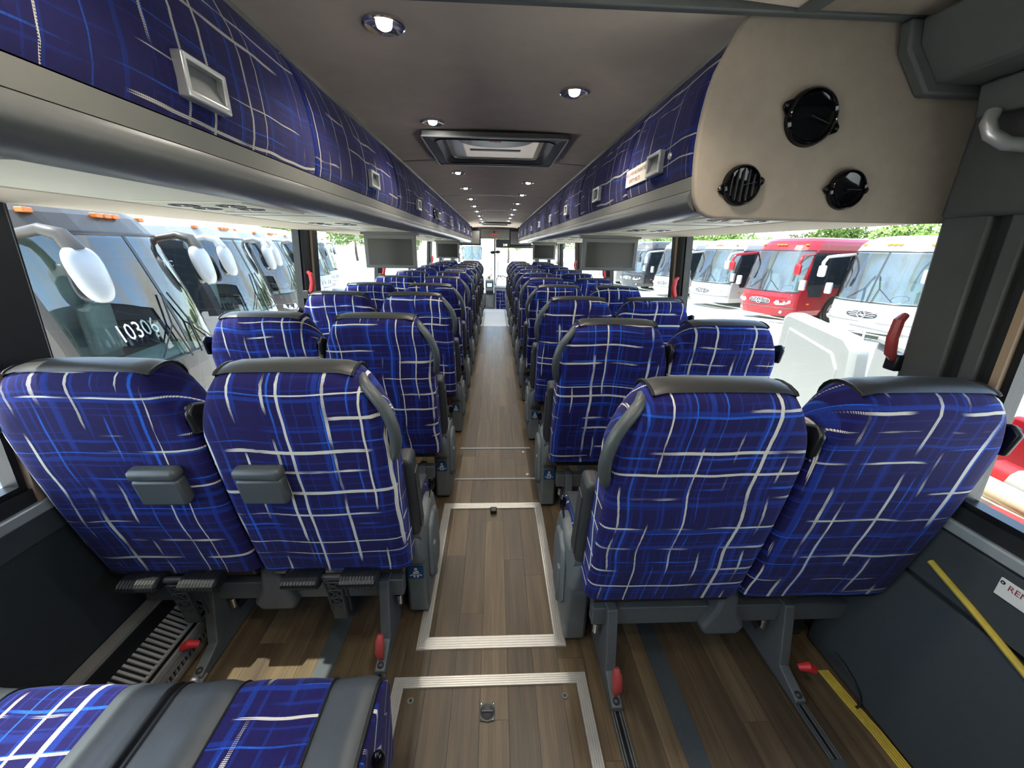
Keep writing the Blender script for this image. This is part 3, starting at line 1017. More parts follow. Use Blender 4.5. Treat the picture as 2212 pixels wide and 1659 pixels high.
def back_profile(ax, ts, grow=0.0, zlo=0.385, full=True):
    """closed y-z outline of the back at distance ax from the seat's middle"""
    h = top_h(ax) + grow
    T = 0.135
    pts, arcs = [], []
    zt = h - 0.060
    n = 12

    def yc(z):
        return rear_y(z) + T / 2
    for i in range(n + 1):
        z = zlo + (zt - zlo) * i / n
        pts.append((yc(z) - (T / 2 * ts + grow), z))
    cy_ = yc(zt)
    for i in range(1, 10):
        a = PI - PI * i / 10
        pts.append((cy_ + 0.010 * (1 - abs(math.cos(a))) + (T / 2 * ts + grow) * math.cos(a), zt + 0.060 * math.sin(a) ** 0.85 if 0 < i < 10 else zt))
    for i in range(n + 1):
        z = zt - (zt - zlo) * i / n
        pts.append((yc(z) + (T / 2 * ts + grow), z))
    return pts


def backrest_mesh(xc):
    xs = [(-a, t) for a, t in ST[:0:-1]] + ST
    rows, uvs = [], []
    for ax, ts in xs:
        pr = back_profile(abs(ax), ts)
        acc, uv = 0.0, []
        for i, p in enumerate(pr):
            if i:
                acc += math.dist(p, pr[i - 1])
            uv.append((ax, acc))
        side = 0.0
        rows.append([(xc + ax, p[0], p[1]) for p in pr])
        uvs.append(uv)
    n = len(rows[0])
    mb = MB().grid(rows, uvs, flip=True, close=True)
    # side caps with their own uv (y, z)
    for r, fl in ((rows[0], False), (rows[-1], True)):
        m = n // 2
        left, right = r[:m + 1], r[:m - 1:-1]
        k = min(len(left), len(right))
        v = left[:k] + right[:k]
        f = [(i, i + 1, k + i + 1, k + i) for i in range(k - 1)]
        if not fl:
            f = [tuple(reversed(q)) for q in f]
        mb.add(v, f, [(p[1] + 5.0, p[2]) for p in v])
    return mb


def cap_mesh(xc):
    rows = []
    for ax in np.linspace(-CAPX, CAPX, 13):
        pr = back_profile(abs(ax), 1.0, 0.005)
        i0 = 12
        arcpts = pr[i0 - 0:i0 + 12]
        lo = (pr[i0 + 3][0] - 0.006, pr[i0 + 3][1] - 0.008 + 0.003 * (abs(ax) / CAPX) ** 2)
        lof = (pr[i0 + 10][0], pr[i0 + 10][1] - 0.06)
        q = [(lo[0] + 0.007, lo[1] - 0.002), lo] + pr[i0 + 3:i0 + 11] + [lof]
        rows.append([(xc + ax, p[0], p[1]) for p in q])
    mb = MB().grid(rows, flip=True)
    for r, fl in ((rows[0], False), (rows[-1], True)):
        inner = [(p[0], p[1] * 0.9 + 0.0, p[2] - 0.012) for p in r]
        mb.grid([r, inner], flip=fl)
    return mb


def cap_piping(xc, sides):
    mb = MB()
    for sx in sides:
        ax = CAPX
        pr = back_profile(ax, 1.0, 0.006)
        pts = [(pr[15][0] - 0.006, pr[15][1] - 0.006)] + pr[15:23]
        mb.tube([(xc + sx * (ax + 0.001), p[0], p[1]) for p in pts], 0.0032, 6)
    return mb


def cushion_prof(y0, y1, z0, z1, r):
    pts = [(y0, z0), (y0, z1 - 0.01), (y0 + 0.02, z1)]
    for i in range(7):
        a = PI / 2 - PI / 2 * i / 6 * 1.25
        pts.append((y1 - r + r * math.cos(a), z1 - r + r * math.sin(a)))
    pts.append((y1 - 0.03, z0))
    return pts


def person_sticker(x, y, z, r, s):
    """blue square with a white belted figure, facing the rear"""
    mb = MB()
    mb.box(x - r, x + r, y - 0.0012, y, z - r, z + r)
    mb.cur = 1
    yy = y - 0.0018

    def poly(pts):
        n = len(pts)
        mb.add([(x + p[0] * r, yy, z + p[1] * r) for p in pts], [tuple(range(n))])
    poly([(0.22 * math.cos(2 * PI * i / 10), 0.58 + 0.22 * math.sin(2 * PI * i / 10)) for i in range(10)])
    poly([(-0.30, 0.30), (-0.42, -0.25), (0.42, -0.25), (0.30, 0.30)])
    poly([(-0.42, -0.25), (-0.80, -0.42), (-0.74, -0.55), (-0.42, -0.42)])
    poly([(0.42, -0.25), (0.42, -0.42), (0.74, -0.55), (0.80, -0.42)])
    poly([(-0.42, -0.38), (-0.30, -0.80), (-0.12, -0.80), (-0.05, -0.38)])
    poly([(0.05, -0.38), (0.12, -0.80), (0.30, -0.80), (0.42, -0.38)])
    mb.cur = 0
    yy = y - 0.0024
    poly([(0.24, 0.32), (-0.34, -0.14), (-0.36, -0.24), (0.32, 0.24)])
    poly([(-0.45, -0.26), (-0.45, -0.34), (0.45, -0.34), (0.45, -0.26)])
    return mb


def seat_unit(s, pads=False):
    root = thing('double_seat', 'seat', 'seat')
    XA, XW = (0.512, 0.992)

    def put(name, mb, mat, parent, **kw):
        mb.xf(lambda p: (s * p[0], p[1], p[2]), s < 0)
        return obj(name, mb, mat, parent, local=True, **kw)
    for kind, xc in (('aisle', XA), ('window', XW)):
        b = put('backrest', backrest_mesh(xc), 'plaid', root, smooth=50)
        put('leather_cap', cap_mesh(xc), 'leather', b, smooth=60)
        put('piping', cap_piping(xc, (-1,)), 'piping', b)
        put('piping', cap_piping(xc, (1,)), 'piping', b)
        e = xc + HW
        g = MB().prism([(-0.060, 0.925), (-0.072, 0.985), (-0.050, 1.005), (0.0, 0.99), (0.02, 0.94), (-0.01, 0.915)], 'x', e - 0.006, e + 0.009)
        put('belt_guide', g, 'black', b, bev=0.006)
        g2 = MB().tube([(e + 0.006, -0.050, 0.992), (e + 0.014, -0.052, 0.99)], 0.007, 10)
        put('guide_knob', g2, 'plastic', b)
        if kind == 'aisle':
            a = xc - HW
            path = [(a + 0.070, 0.000, 1.060), (a + 0.050, -0.038, 1.052), (a + 0.022, -0.055, 1.025), (a - 0.002, -0.060, 0.990), (a - 0.016, -0.058, 0.945), (a - 0.018, -0.048, 0.900),
                    (a - 0.010, -0.032, 0.860), (a + 0.004, -0.012, 0.832), (a + 0.020, 0.010, 0.815)]
            P = [Vector(p) for p in path]
            fine = []
            for i in range(len(P) - 1):
                p0, p1, p2, p3 = P[max(i - 1, 0)], P[i], P[i + 1], P[min(i + 2, len(P) - 1)]
                for k in range(3):
                    t = k / 3
                    fine.append(0.5 * ((2 * p1) + (-p0 + p2) * t + (2 * p0 - 5 * p1 + 4 * p2 - p3) * t * t + (-p0 + 3 * p1 - 3 * p2 + p3) * t ** 3))
            fine.append(P[-1])
            put('grab_handle', MB().tube(fine, 0.0155, 10), 'handle', b)
        c0, c1 = xc - 0.220, xc + 0.220
        cp = cushion_prof(0.085, 0.515, 0.345, 0.462, 0.045)
        cu = put('seat_cushion', MB().prism(cp, 'x', c0 + 0.07, c1 - 0.07), 'plaid', root, smooth=50)
        for (p, q) in ((c0, c0 + 0.069), (c1 - 0.069, c1)):
            put('cushion_side', MB().prism(cp, 'x', p, q), 'leather_grey', cu, smooth=50, bev=0.006)
        put('side_fabric', MB().box(c0 - 0.004, c0 + 0.004, 0.10, 0.49, 0.345, 0.44), 'plaid', cu)
        put('back_pan', MB().prism([(0.046, 0.400), (0.058, 0.352), (0.150, 0.335), (0.165, 0.400)], 'x', xc - 0.215, xc + 0.215), 'black', root, bev=0.008)
        if pads:
            px = xc - 0.115 if kind == 'window' else xc + 0.105
            zz = 0.775
            ry = rear_y(zz)
            up_, sl = (0, -0.17, 0.985), (0, -0.985, -0.17)
            pd = MB().obox((px, ry - 0.010, zz - 0.018), (1, 0, 0), sl, up_, 0.118, 0.036, 0.085)
            po = put('back_pad', pd, 'handle', b, bev=0.008)
            put('pad_roll', MB().obox((px - 0.001, ry - 0.022, zz + 0.040), (1, 0, 0), sl, up_, 0.124, 0.040, 0.034), 'handle', po, bev=0.013, seg=3)
            # footrest: two ribbed pads on a lattice arm
            fr = put('footrest', MB().cyl((xc - 0.14, 0.01, 0.388), (xc + 0.14, 0.01, 0.388), 0.010, n=10), 'plastic', root)
            for (p, q) in ((-0.145, -0.030), (0.030, 0.145)):
                pb = MB()
                rws = []
                nst = 25
                for i in range(nst):
                    xx = xc + p + (q - p) * i / (nst - 1)
                    e_ = 0.72 if i in (0, nst - 1) else (1.0 if i % 2 else 0.93)
                    rws.append([(xx, 0.005 + 0.038 * e_ * math.cos(2 * PI * j / 16), 0.388 + 0.022 * e_ * math.sin(2 * PI * j / 16)) for j in range(16)])
                pb.grid(rws, close=True, flip=True)
                pb.add(rws[0], [tuple(range(16))])
                pb.add(rws[-1], [tuple(range(15, -1, -1))])
                put('foot_pad', pb, 'black', fr, smooth=12)
            arm = MB()
            ya, za, yb, zb = 0.020, 0.372, 0.045, 0.19
            for sx in (-0.024, 0.024):
                arm.tube([(xc + sx, ya - 0.016, za), (xc + sx * 0.8, yb - 0.016, zb)], 0.0042, 6)
                arm.tube([(xc + sx, ya + 0.018, za), (xc + sx * 0.8, yb + 0.018, zb)], 0.0042, 6)
            for k in range(6):
                t0 = k / 5
                z_ = za + (zb - za) * t0
                y_ = ya + (yb - ya) * t0 - 0.016
                arm.tube([(xc - 0.023, y_, z_), (xc + 0.023, y_, z_)], 0.0032, 6)
                if k < 5:
                    z2, y2 = za + (zb - za) * (k + 1) / 5, ya + (yb - ya) * (k + 1) / 5 - 0.016
                    arm.tube([(xc - 0.023, y_, z_), (xc + 0.022, y2, z2)], 0.0026, 6)
                    arm.tube([(xc + 0.023, y_, z_), (xc - 0.022, y2, z2)], 0.0026, 6)
            arm.box(xc - 0.022, xc + 0.022, ya, ya + 0.012, zb + 0.01, za)
            put('footrest_arm', arm, 'plastic', fr, smooth=30)
    # frame
    bm = put('frame_beam', MB().box(0.325, 1.215, 0.115, 0.155, 0.190, 0.262), 'frame', root, bev=0.004)
    put('centre_bracket', MB().prism([(0.700, 0.165), (0.815, 0.165), (0.835, 0.20), (0.80, 0.255), (0.785, 0.36), (0.735, 0.36), (0.725, 0.27), (0.685, 0.20)], 'y', 0.085, 0.165), 'frame', root, bev=0.012)
    for lx in (0.387, 0.985):
        lp = [(0.100, 0.27), (0.165, 0.27), (0.185, 0.06), (0.40, 0.035), (0.40, 0.004), (-0.035, 0.004), (-0.035, 0.022), (0.055, 0.055)]
        lg = put('leg', MB().prism(lp, 'x', lx - 0.017, lx + 0.017), 'frame', root, bev=0.003)
        tx = lx + (0.026 if lx > 0.6 else 0.0)
        if lx < 0.6:
            put('red_tab', MB().tube([(lx, -0.006, 0.046), (lx + 0.002, -0.010, 0.075), (lx + 0.001, 0.004, 0.115), (lx, 0.014, 0.130)], [0.010, 0.016, 0.015, 0.009], 10), 'red_dull', lg)
        else:
            put('red_tab', MB().tube([(lx + 0.01, 0.02, 0.10), (lx + 0.035, 0.012, 0.112), (lx + 0.055, 0.01, 0.100)], [0.010, 0.016, 0.013], 10), 'red', lg)
        put('foot_bolt', MB().ball((lx, -0.018, 0.026), (0.012, 0.012, 0.010), 12, 6), 'plastic', lg)
        put('bracket_bolt', MB().cyl((lx - 0.035, 0.145, 0.125), (lx - 0.035, 0.145, 0.165), 0.011, n=10), 'chrome', lg)
    # aisle side console
    cp = [(0.200, 0.010), (0.200, 0.265), (0.150, 0.300), (0.120, 0.395), (0.128, 0.440), (0.185, 0.452), (0.235, 0.415), (0.300, 0.395), (0.385, 0.425), (0.445, 0.405), (0.490, 0.320),
          (0.495, 0.130), (0.455, 0.010)]
    co = put('side_console', MB().prism(cp, 'x', 0.256, 0.338), 'console', root, bev=0.014, seg=3)
    put('console_cover', MB().prism([(0.245, 0.150), (0.245, 0.300), (0.275, 0.365), (0.335, 0.392), (0.395, 0.375), (0.425, 0.310), (0.425, 0.150), (0.390, 0.105), (0.280, 0.105)], 'x', 0.238, 0.262), 'console', co, bev=0.012, seg=3)
    put('cover_boss', MB().box(0.230, 0.245, 0.262, 0.292, 0.130, 0.290), 'console', co, bev=0.008, seg=3)
    put('belt_sticker', person_sticker(0.297, 0.1985, 0.212, 0.029, s), ['sticker', 'white'], co, smooth=0)
    lv = put('recline_lever', MB().tube([(0.265, 0.375, 0.40), (0.258, 0.385, 0.452)], 0.005, 8), 'chrome', co)
    put('lever_knob', MB().ball((0.256, 0.388, 0.480), (0.014, 0.014, 0.030), 14, 10), 'gloss_black', lv)
    put('belt_buckle', MB().obox((0.325, 0.185, 0.468), (1, 0, 0), (0, 0.94, 0.34), (0, -0.34, 0.94), 0.022, 0.016, 0.05), 'red', co, bev=0.004)
    # armrest, folded up
    ar = MB().obox((0.275, 0.128, 0.615), (1, 0, 0), (0, 0.985, 0.17), (0, -0.17, 0.985), 0.050, 0.078, 0.330)
    a_ = put('armrest', ar, 'plastic', root, bev=0.018, seg=3)
    put('armrest_pivot', MB().cyl((0.252, 0.160, 0.448), (0.300, 0.160, 0.448), 0.036, n=20), 'console', a_)
    put('armrest_trim', MB().obox((0.249, 0.132, 0.60), (1, 0, 0), (0, 0.985, 0.17), (0, -0.17, 0.985), 0.006, 0.045, 0.24), 'plastic', a_, bev=0.002)
    return root


ROWS_L = [0.97, 1.725, 2.565, 3.22, 4.02, 4.86, 5.63, 6.44, 7.22, 8.00, 8.78]
ROWS_R = [0.835 + 0.797 * k for k in range(11)]
protoL, protoR = seat_unit(-1), seat_unit(1)
first = seat_unit(-1, pads=True)
first.location = (0, ROWS_L[0], 0)
tag(first, 'blue plaid double seat nearest the camera on the left, with grey back pads and footrests', 'seat', 'blue plaid double coach seats')
for k, y in enumerate(ROWS_L[1:]):
    u = protoL if k == 0 else copy_tree(protoL)
    u.location = (0, y, 0)
    tag(u, 'blue plaid double seat left of the aisle, %s row from the camera' % ORD[k + 1], 'seat', 'blue plaid double coach seats')
for k, y in enumerate(ROWS_R):
    u = protoR if k == 0 else copy_tree(protoR)
    u.location = (0, y, 0)
    tag(u, ('blue plaid double seat nearest the camera on the right, large plain backs' if k == 0 else 'blue plaid double seat right of the aisle, %s row from the camera' % ORD[k]), 'seat', 'blue plaid double coach seats')

for ch in list(protoR.children):
    for g in list(ch.children):
        if g.name.startswith('belt_sticker'):
            bpy.data.objects.remove(g)
# ------------------------------------------------------------------ foreground bench cushions
def bench_cushion(name, lab, strips, y0=0.12, y1=0.648, z1=0.462, sidefab=None):
    x0, x1 = strips[0][0], strips[-1][1]
    t = thing(name, lab, 'seat cushion', ((x0 + x1) / 2, 0.38, 0.33), 'rear bench cushions')
    for (a, b, m) in strips:
        n = 8
        rows, uvs = [], []
        for i in range(n + 1):
            x = a + (b - a) * i / n
            e = min(i, n - i) / n
            dip = -0.006 * max(0, 1 - e * 5) + (0.004 * math.sin(x * 60) if m == 'leather_grey' else 0)
            pr = cushion_prof(y0, y1, 0.33, z1 + dip, 0.055)
            rows.append([(x, p[0], p[1]) for p in pr])
            acc, uv = 0, []
            for j, p in enumerate(pr):
                if j:
                    acc += math.dist(p, pr[j - 1])
                uv.append((x, acc))
            uvs.append(uv)
        mb = MB().grid(rows, uvs, flip=True)
        npt = len(rows[0])
        mb.add(rows[0], [tuple(range(npt))])
        mb.add(rows[-1], [tuple(range(npt - 1, -1, -1))])
        nm = 'fabric_panel' if m == 'plaid' else 'leather_panel'
        obj(nm, mb, m, t, smooth=50)
    for (a, b, m) in strips[:-1]:
        pr = cushion_prof(y0, y1 + 0.001, 0.34, z1 - 0.006, 0.055)[2:10]
        obj('seam', MB().tube([(b, p[0], p[1]) for p in pr], 0.003, 6), 'piping', t)
    for xx in (x0, x1):
        pr = cushion_prof(y0, y1 - 0.002, 0.34, z1 - 0.004, 0.055)[2:10]
        obj('piping', MB().tube([(xx, p[0], p[1]) for p in pr], 0.005, 6), 'piping', t)
    if sidefab:
        obj('side_fabric', MB().prism(cushion_prof(y0, y1 - 0.004, 0.20, z1 - 0.008, 0.055), 'x', x1 - 0.002, x1 + 0.012), 'plaid', t, bev=0.003)
    return t


bench_cushion('bench_cushion', 'blue plaid cushion with grey leather edges in the bottom left, aisle side', [(-0.688, -0.560, 'leather_grey'), (-0.560, -0.362, 'plaid'), (-0.362, -0.258, 'leather_grey')], sidefab=True)
bench_cushion('bench_cushion', 'sunlit blue plaid cushion with grey leather edges at the far bottom left', [(-1.165, -1.045, 'leather_grey'), (-1.045, -0.808, 'plaid'), (-0.808, -0.708, 'leather_grey')])
bb = thing('under_seat_box', 'dark boxed base under the bottom left bench cushions', 'bench base', (-0.7, 0.3, 0))
obj('base_box', MB().box(-1.16, -0.27, 0.0, 0.60, 0.0, 0.325), 'wall', bb, bev=0.01)
kn = thing('lever_knob', 'glossy black egg shaped lever knob beside the bottom left cushion', 'knob', (-0.225, 0.47, 0.40))
obj('knob', MB().ball((-0.226, 0.485, 0.425), (0.014, 0.014, 0.026), 16, 12), 'gloss_black', kn)
obj('stem', MB().tube([(-0.235, 0.48, 0.34), (-0.228, 0.484, 0.405)], 0.005, 8), 'chrome', kn)

# ------------------------------------------------------------------ floor fittings
def ridged(p0, p1, w, d0=0.0, d1=0.0):
    """an aluminium strip between two floor points with ridges along it; d0, d1 mitre the ends"""
    p0, p1 = Vector(p0), Vector(p1)
    t = (p1 - p0).normalized()
    nrm = Vector((-t.y, t.x, 0))
    prof = [(0, 0.0)]
    n = 5
    for i in range(n):
        a = w * (i + 0.08) / n
        b = w * (i + 0.80) / n
        prof += [(a, 0.0052), (b, 0.0052), (b + w * 0.02, 0.0036)]
    prof += [(w, 0.0052), (w, 0.0)]
    mb = MB()
    rows = []
    for p, d in ((p0, d0), (p1, -d1)):
        rows.append([tuple(p + nrm * q[0] + t * (d * q[0] / w) + Vector((0, 0, q[1]))) for q in prof])
    mb.grid(rows, flip=True)
    m = len(prof)
    mb.add(rows[0], [tuple(range(m))])
    mb.add(rows[1], [tuple(range(m - 1, -1, -1))])
    return mb


h1 = thing('floor_hatch', 'aluminium framed floor hatch in the aisle between the nearest seats', 'floor hatch', (0, 1.45, 0))
HX0, HX1, HY0, HY1 = -0.283, 0.264, 1.018, 1.870
w1 = 0.048
obj('frame_strip', ridged((HX0, HY0, 0), (HX1, HY0, 0), w1, w1 * 0.85, w1 * 0.85), 'alu', h1, smooth=20)
obj('frame_strip', ridged((HX1, HY0, 0), (HX1, HY1, 0), w1 * 0.85, w1, w1), 'alu', h1, smooth=20)
obj('frame_strip', ridged((HX1, HY1, 0), (HX0, HY1, 0), w1, w1 * 0.85, w1 * 0.85), 'alu', h1, smooth=20)
obj('frame_strip', ridged((HX0, HY1, 0), (HX0, HY0, 0), w1 * 0.85, w1, w1), 'alu', h1, smooth=20)
obj('stop_block', MB().box(-0.022, 0.012, 1.775, 1.815, 0.001, 0.022), 'black', h1, bev=0.004)
h2 = thing('floor_hatch', 'aluminium framed floor hatch in the foreground with round latch', 'floor hatch', (0, 0.6, 0))
GX0, GX1, GY0, GY1 = -0.335, 0.312, 0.25, 0.925
w2 = 0.036
obj('frame_strip', ridged((GX1, GY0, 0), (GX1, GY1, 0), w2, w2, w2), 'alu', h2, smooth=20)
obj('frame_strip', ridged((GX1, GY1, 0), (GX0, GY1, 0), w2, w2, w2), 'alu', h2, smooth=20)
obj('frame_strip', ridged((GX0, GY1, 0), (GX0, GY0, 0), w2, w2, w2), 'alu', h2, smooth=20)
lt = obj('latch_plate', MB().prism([(-0.021 + 0.027 * math.cos(a) * (1.12 if k % 4 == 2 else 0.93), 0.813 + 0.030 * math.sin(a) * (1.12 if k % 4 == 2 else 0.93)) for k, a in enumerate(np.linspace(0, 2 * PI, 17)[:-1])], 'z', 0.001, 0.005), 'frame', h2, bev=0.001)
obj('latch_dish', MB().lathe([(0.023, 0.005), (0.0215, 0.0068), (0.0195, 0.0066), (0.018, 0.0054), (0.0, 0.0053)], (-0.021, 0.813, 0.0), (0, 0, 1), 22), 'plastic', lt)
obj('latch_bar', MB().box(-0.039, -0.003, 0.8105, 0.8155, 0.005, 0.0095), 'frame', lt, bev=0.001)
for dx in (-0.019, 0.019):
    for dy in (-0.022, 0.022):
        obj('screw', MB().lathe([(0, 0.0065), (0.0025, 0.006), (0.003, 0.004)], (-0.021 + dx, 0.813 + dy, 0), (0, 0, 1), 8), 'chrome', lt)
for (gx, gy) in ((-0.268, 0.852), (0.231, 0.852)):
    gr = obj('grommet', MB().lathe([(0.0045, 0.001), (0.0055, 0.005), (0.009, 0.005), (0.011, 0.001)], (gx, gy, 0), (0, 0, 1), 18), 'rail', h2)
    obj('grommet_hole', MB().lathe([(0.0, 0.0015), (0.0055, 0.0018)], (gx, gy, 0), (0, 0, 1), 12), 'black', gr)
for k, y in enumerate((2.118, 2.515)):
    st = thing('threshold_strip', 'thin bright metal strip across the aisle, %s beyond the hatch' % ('just' if k == 0 else 'the second one'), 'floor strip', (0, y, 0))
    obj('strip', MB().box(-0.250, 0.258, y - 0.008, y + 0.008, 0.0, 0.004), 'sill', st, bev=0.001)
for k, (gx, gy) in enumerate(((0.205, 2.46), (0.212, 2.17))):
    g = thing('floor_stud', 'small metal floor stud by the right consoles, %s' % ('farther one' if k == 0 else 'nearer one'), 'stud', (gx, gy, 0))
    obj('stud_ring', MB().lathe([(0.004, 0.002), (0.006, 0.004), (0.010, 0.003), (0.011, 0.0)], (gx, gy, 0), (0, 0, 1), 14), 'alu', g)
# seat tracks
for s in (-1, 1):
    for nm, tx in (('aisle', 0.387), ('window', 0.985)):
        t = thing('seat_track', 'black metal floor track carrying the %s seats, %s side' % (SIDE[s], nm), 'floor track', (s * tx, 4, 0))
        a = 0.66
        obj('track_base', MB().box(s * tx - 0.019, s * tx + 0.019, a, 9.2, 0.0005, 0.0022), 'black', t)
        for dx in (-0.016, -0.008, 0.008, 0.016):
            obj('track_rib', MB().box(s * tx + dx - 0.0022, s * tx + dx + 0.0022, a, 9.2, 0.002, 0.0060), 'frame', t)
    t = thing('floor_inlay', 'slate grey inlay strip in the floor under the %s seats' % SIDE[s], 'floor strip', (s * 0.59, 4, 0))
    obj('inlay', MB().box(s * 0.553, s * 0.617, -0.25, 7.1, 0.0002, 0.0016), 'strip', t)
    t = thing('track_end', 'grey cover at the near end of the %s aisle floor track' % SIDE[s], 'cover', (s * 0.387, 0.5, 0))
    obj('cover', MB().box(s * 0.387 - 0.022, s * 0.387 + 0.022, -0.2, 0.66, 0.0005, 0.003), 'strip', t)
    t = thing('track_end', 'grey cover at the near end of the %s window floor track' % SIDE[s], 'cover', (s * 0.985, 0.5, 0))
    obj('cover', MB().box(s * 0.985 - 0.022, s * 0.985 + 0.022, -0.2, 0.66, 0.0005, 0.003), 'strip', t)
# belt anchor at the left track, sun-lit
ba = thing('track_anchor', 'pale metal seat anchor on the left window track, in the sun', 'anchor', (-0.985, 0.9, 0))
obj('anchor_plate', MB().box(-1.008, -0.962, 0.80, 0.955, 0.006, 0.013), 'alu', ba, bev=0.003)
obj('anchor_bolt', MB().ball((-0.985, 0.925, 0.022), (0.013, 0.013, 0.012), 14, 8), 'alu', ba)
obj('anchor_groove', MB().box(-0.992, -0.978, 0.81, 0.90, 0.0125, 0.0145), 'frame', ba)

# ------------------------------------------------------------------ heater grille on the left wall
hg = thing('heater_grille', 'slotted metal heater cover along the foot of the left wall', 'heater', (-1.138, 2.5, 0))
obj('heater_back', MB().prism([(-1.245, 0.0), (-1.245, 0.155), (-1.128, 0.155), (-1.063, 0.115), (-1.053, 0.0)], 'y', 0.62, 3.2), 'black', hg)
obj('heater_rail', MB().box(-1.245, -1.20, 0.62, 3.2, 0.155, 0.168), 'grey_metal', hg)
obj('heater_rail', MB().prism([(-1.066, 0.112), (-1.048, 0.108), (-1.044, 0.0), (-1.053, 0.0)], 'y', 0.62, 0.64), 'grey_metal', hg)
obj('heater_edge', MB().tube([(-1.065, 0.62, 0.114), (-1.065, 3.2, 0.114)], 0.006, 8), 'grey_metal', hg)
for zz in (0.012, 0.088):
    obj('heater_band', MB().box(-1.058, -1.048, 0.62, 3.2, zz - 0.010, zz + 0.010), 'grey_metal', hg)
sl = MB().prism([(-1.063, 0.120), (-1.130, 0.160), (-1.126, 0.165), (-1.058, 0.124)], 'y', -0.0036, 0.0036)
bar = MB().box(-1.058, -1.050, -0.003, 0.003, 0.015, 0.045)
s0 = b0 = None
for k in range(150):
    y = 0.64 + k * 0.017
    if s0 is None:
        s0 = obj('top_slat', sl, 'grey_metal', hg, local=True)
        b0 = obj('front_slat', bar, 'grey_metal', hg, local=True)
        o1, o2 = s0, b0
    else:
        o1, o2 = s0.copy(), b0.copy()
        COL.objects.link(o1)
        COL.objects.link(o2)
    o1.location = Vector((0, y, 0)) - hg.location
    o2.location = Vector((0, y, 0)) - hg.location
for k in range(3):
    z = 0.050 + k * 0.012
    obj('slot_strip', MB().box(-1.057, -1.049, 0.62, 3.2, z, z + 0.006), 'grey_metal', hg)

# ------------------------------------------------------------------ right wall: yellow edgings, notice, cable, retractor
ye = thing('yellow_edging', 'worn yellow trim bar slanting along the right wall panel', 'edging', (1.22, 0.7, 0.45))
obj('bar', MB().tube([(1.222, 0.815, 0.570), (1.222, 0.70, 0.527), (1.222, 0.575, 0.474), (1.222, 0.40, 0.40), (1.222, 0.1, 0.27)], 0.0085, 8), 'yellow', ye)
ys2 = thing('yellow_step_edging', 'ribbed yellow floor edging at the foot of the right wall', 'edging', (1.15, 0.6, 0))
for i in range(5):
    o = 0.0076 * i
    obj('rib', MB().tube([(1.133 + o, 0.905, 0.004), (1.140 + o, 0.80, 0.004), (1.150 + o, 0.72, 0.004), (1.152 + o, 0.60, 0.004), (1.152 + o, -0.2, 0.004)], 0.0030, 6), 'yellow', ys2)
nt = thing('wall_notice', 'white wall notice with red capitals at the right picture edge', 'notice', (1.226, 0.62, 0.60))
obj('plate', MB().box(1.2225, 1.227, 0.50, 0.682, 0.602, 0.650), 'white', nt, bev=0.001)
obj('lettering', text_mesh('REM', 0.021, (1.2222, 0.664, 0.629), (0, -1, 0), (0, 0, 1), align='LEFT'), 'print_red', nt, smooth=0)
obj('eyelet', MB().lathe([(0.002, 0.001), (0.004, 0.001), (0.005, 0)], (1.2222, 0.675, 0.640), (-1, 0, 0), 10), 'black', nt)
cb = thing('wall_cable', 'thin dark cable looped on the right wall above the yellow edging', 'cable', (1.18, 0.8, 0.03))
obj('cable', MB().tube([(1.150, 0.90, 0.10), (1.165, 0.862, 0.085), (1.168, 0.825, 0.07), (1.170, 0.795, 0.045), (1.168, 0.785, 0.02), (1.162, 0.787, 0.006)], 0.0038, 8), 'black', cb)
rt_ = thing('belt_retractor', 'black belt retractor block below the nearest right window seat', 'belt retractor', (1.17, 1.0, 0.12))
obj('retractor_case', MB().prism([(1.00, 0.15), (1.00, 0.25), (1.03, 0.31), (1.08, 0.30), (1.10, 0.20), (1.06, 0.12)], 'x', 1.10, 1.19), 'black', rt_, bev=0.015)
obj('retractor_stem', MB().box(1.13, 1.17, 1.04, 1.08, 0.0, 0.16), 'wall_mid', rt_, bev=0.004)
for yy in (1.02, 1.045):
    obj('rivet', MB().ball((1.098, yy, 0.235), (0.003, 0.004, 0.004), 8, 6), 'chrome', rt_)

# ================================================================== FRONT OF THE COACH
struct('floor.001', MB().box(-1.25, 1.25, 9.25, 12.3, -0.42, -0.36), 'subfloor', 'dark sunken floor of the driver area')
st = thing('front_step', 'bright step edges at the front end of the aisle', 'step', (0, 9.4, -0.3))
obj('tread', MB().box(-0.34, 0.36, 9.25, 9.75, -0.20, -0.14), 'vinyl', st, bev=0.01)
obj('riser', MB().box(-0.34, 0.36, 9.24, 9.26, -0.2, 0.002), 'vinyl', st)
obj('nosing', MB().box(-0.34, 0.36, 8.70, 8.75, 0.001, 0.006), 'white', st)
for s in (-1, 1):
    t = thing('aisle_edge_strip', 'pale metal edge along the %s side of the front vinyl' % SIDE[s], 'floor strip', (s * 0.27, 8.2, 0))
    obj('strip', MB().box(s * 0.212, s * 0.232, 7.16, 9.2, 0.001, 0.012), 'sill', t, bev=0.002)
hd = struct('wall_front', MB().box(-1.25, 1.25, 11.5, 11.62, 1.60, 1.96), 'rail', 'grey header band above the windshield')
obj('header_lip', MB().box(-1.2, 1.2, 11.44, 11.5, 1.80, 1.84), 'rail_dark', hd)
obj('lower_front', MB().box(-1.25, 1.25, 12.22, 12.3, -0.42, 0.05), 'wall', hd)
for s in (-1, 1):
    obj('corner_post', MB().box(s * 1.14, s * 1.26, 11.6, 12.3, -0.42, 1.96), 'post', hd)
    obj('front_side', MB().box(s * 1.20, s * 1.26, 9.6, 12.3, -0.42, 0.45), 'wall', hd)
ws = struct('window_15', MB().box(-1.14, 1.14, 12.15, 12.156, 0.05, 1.96), 'clear_glass', 'front windshield of the coach', smooth=0)
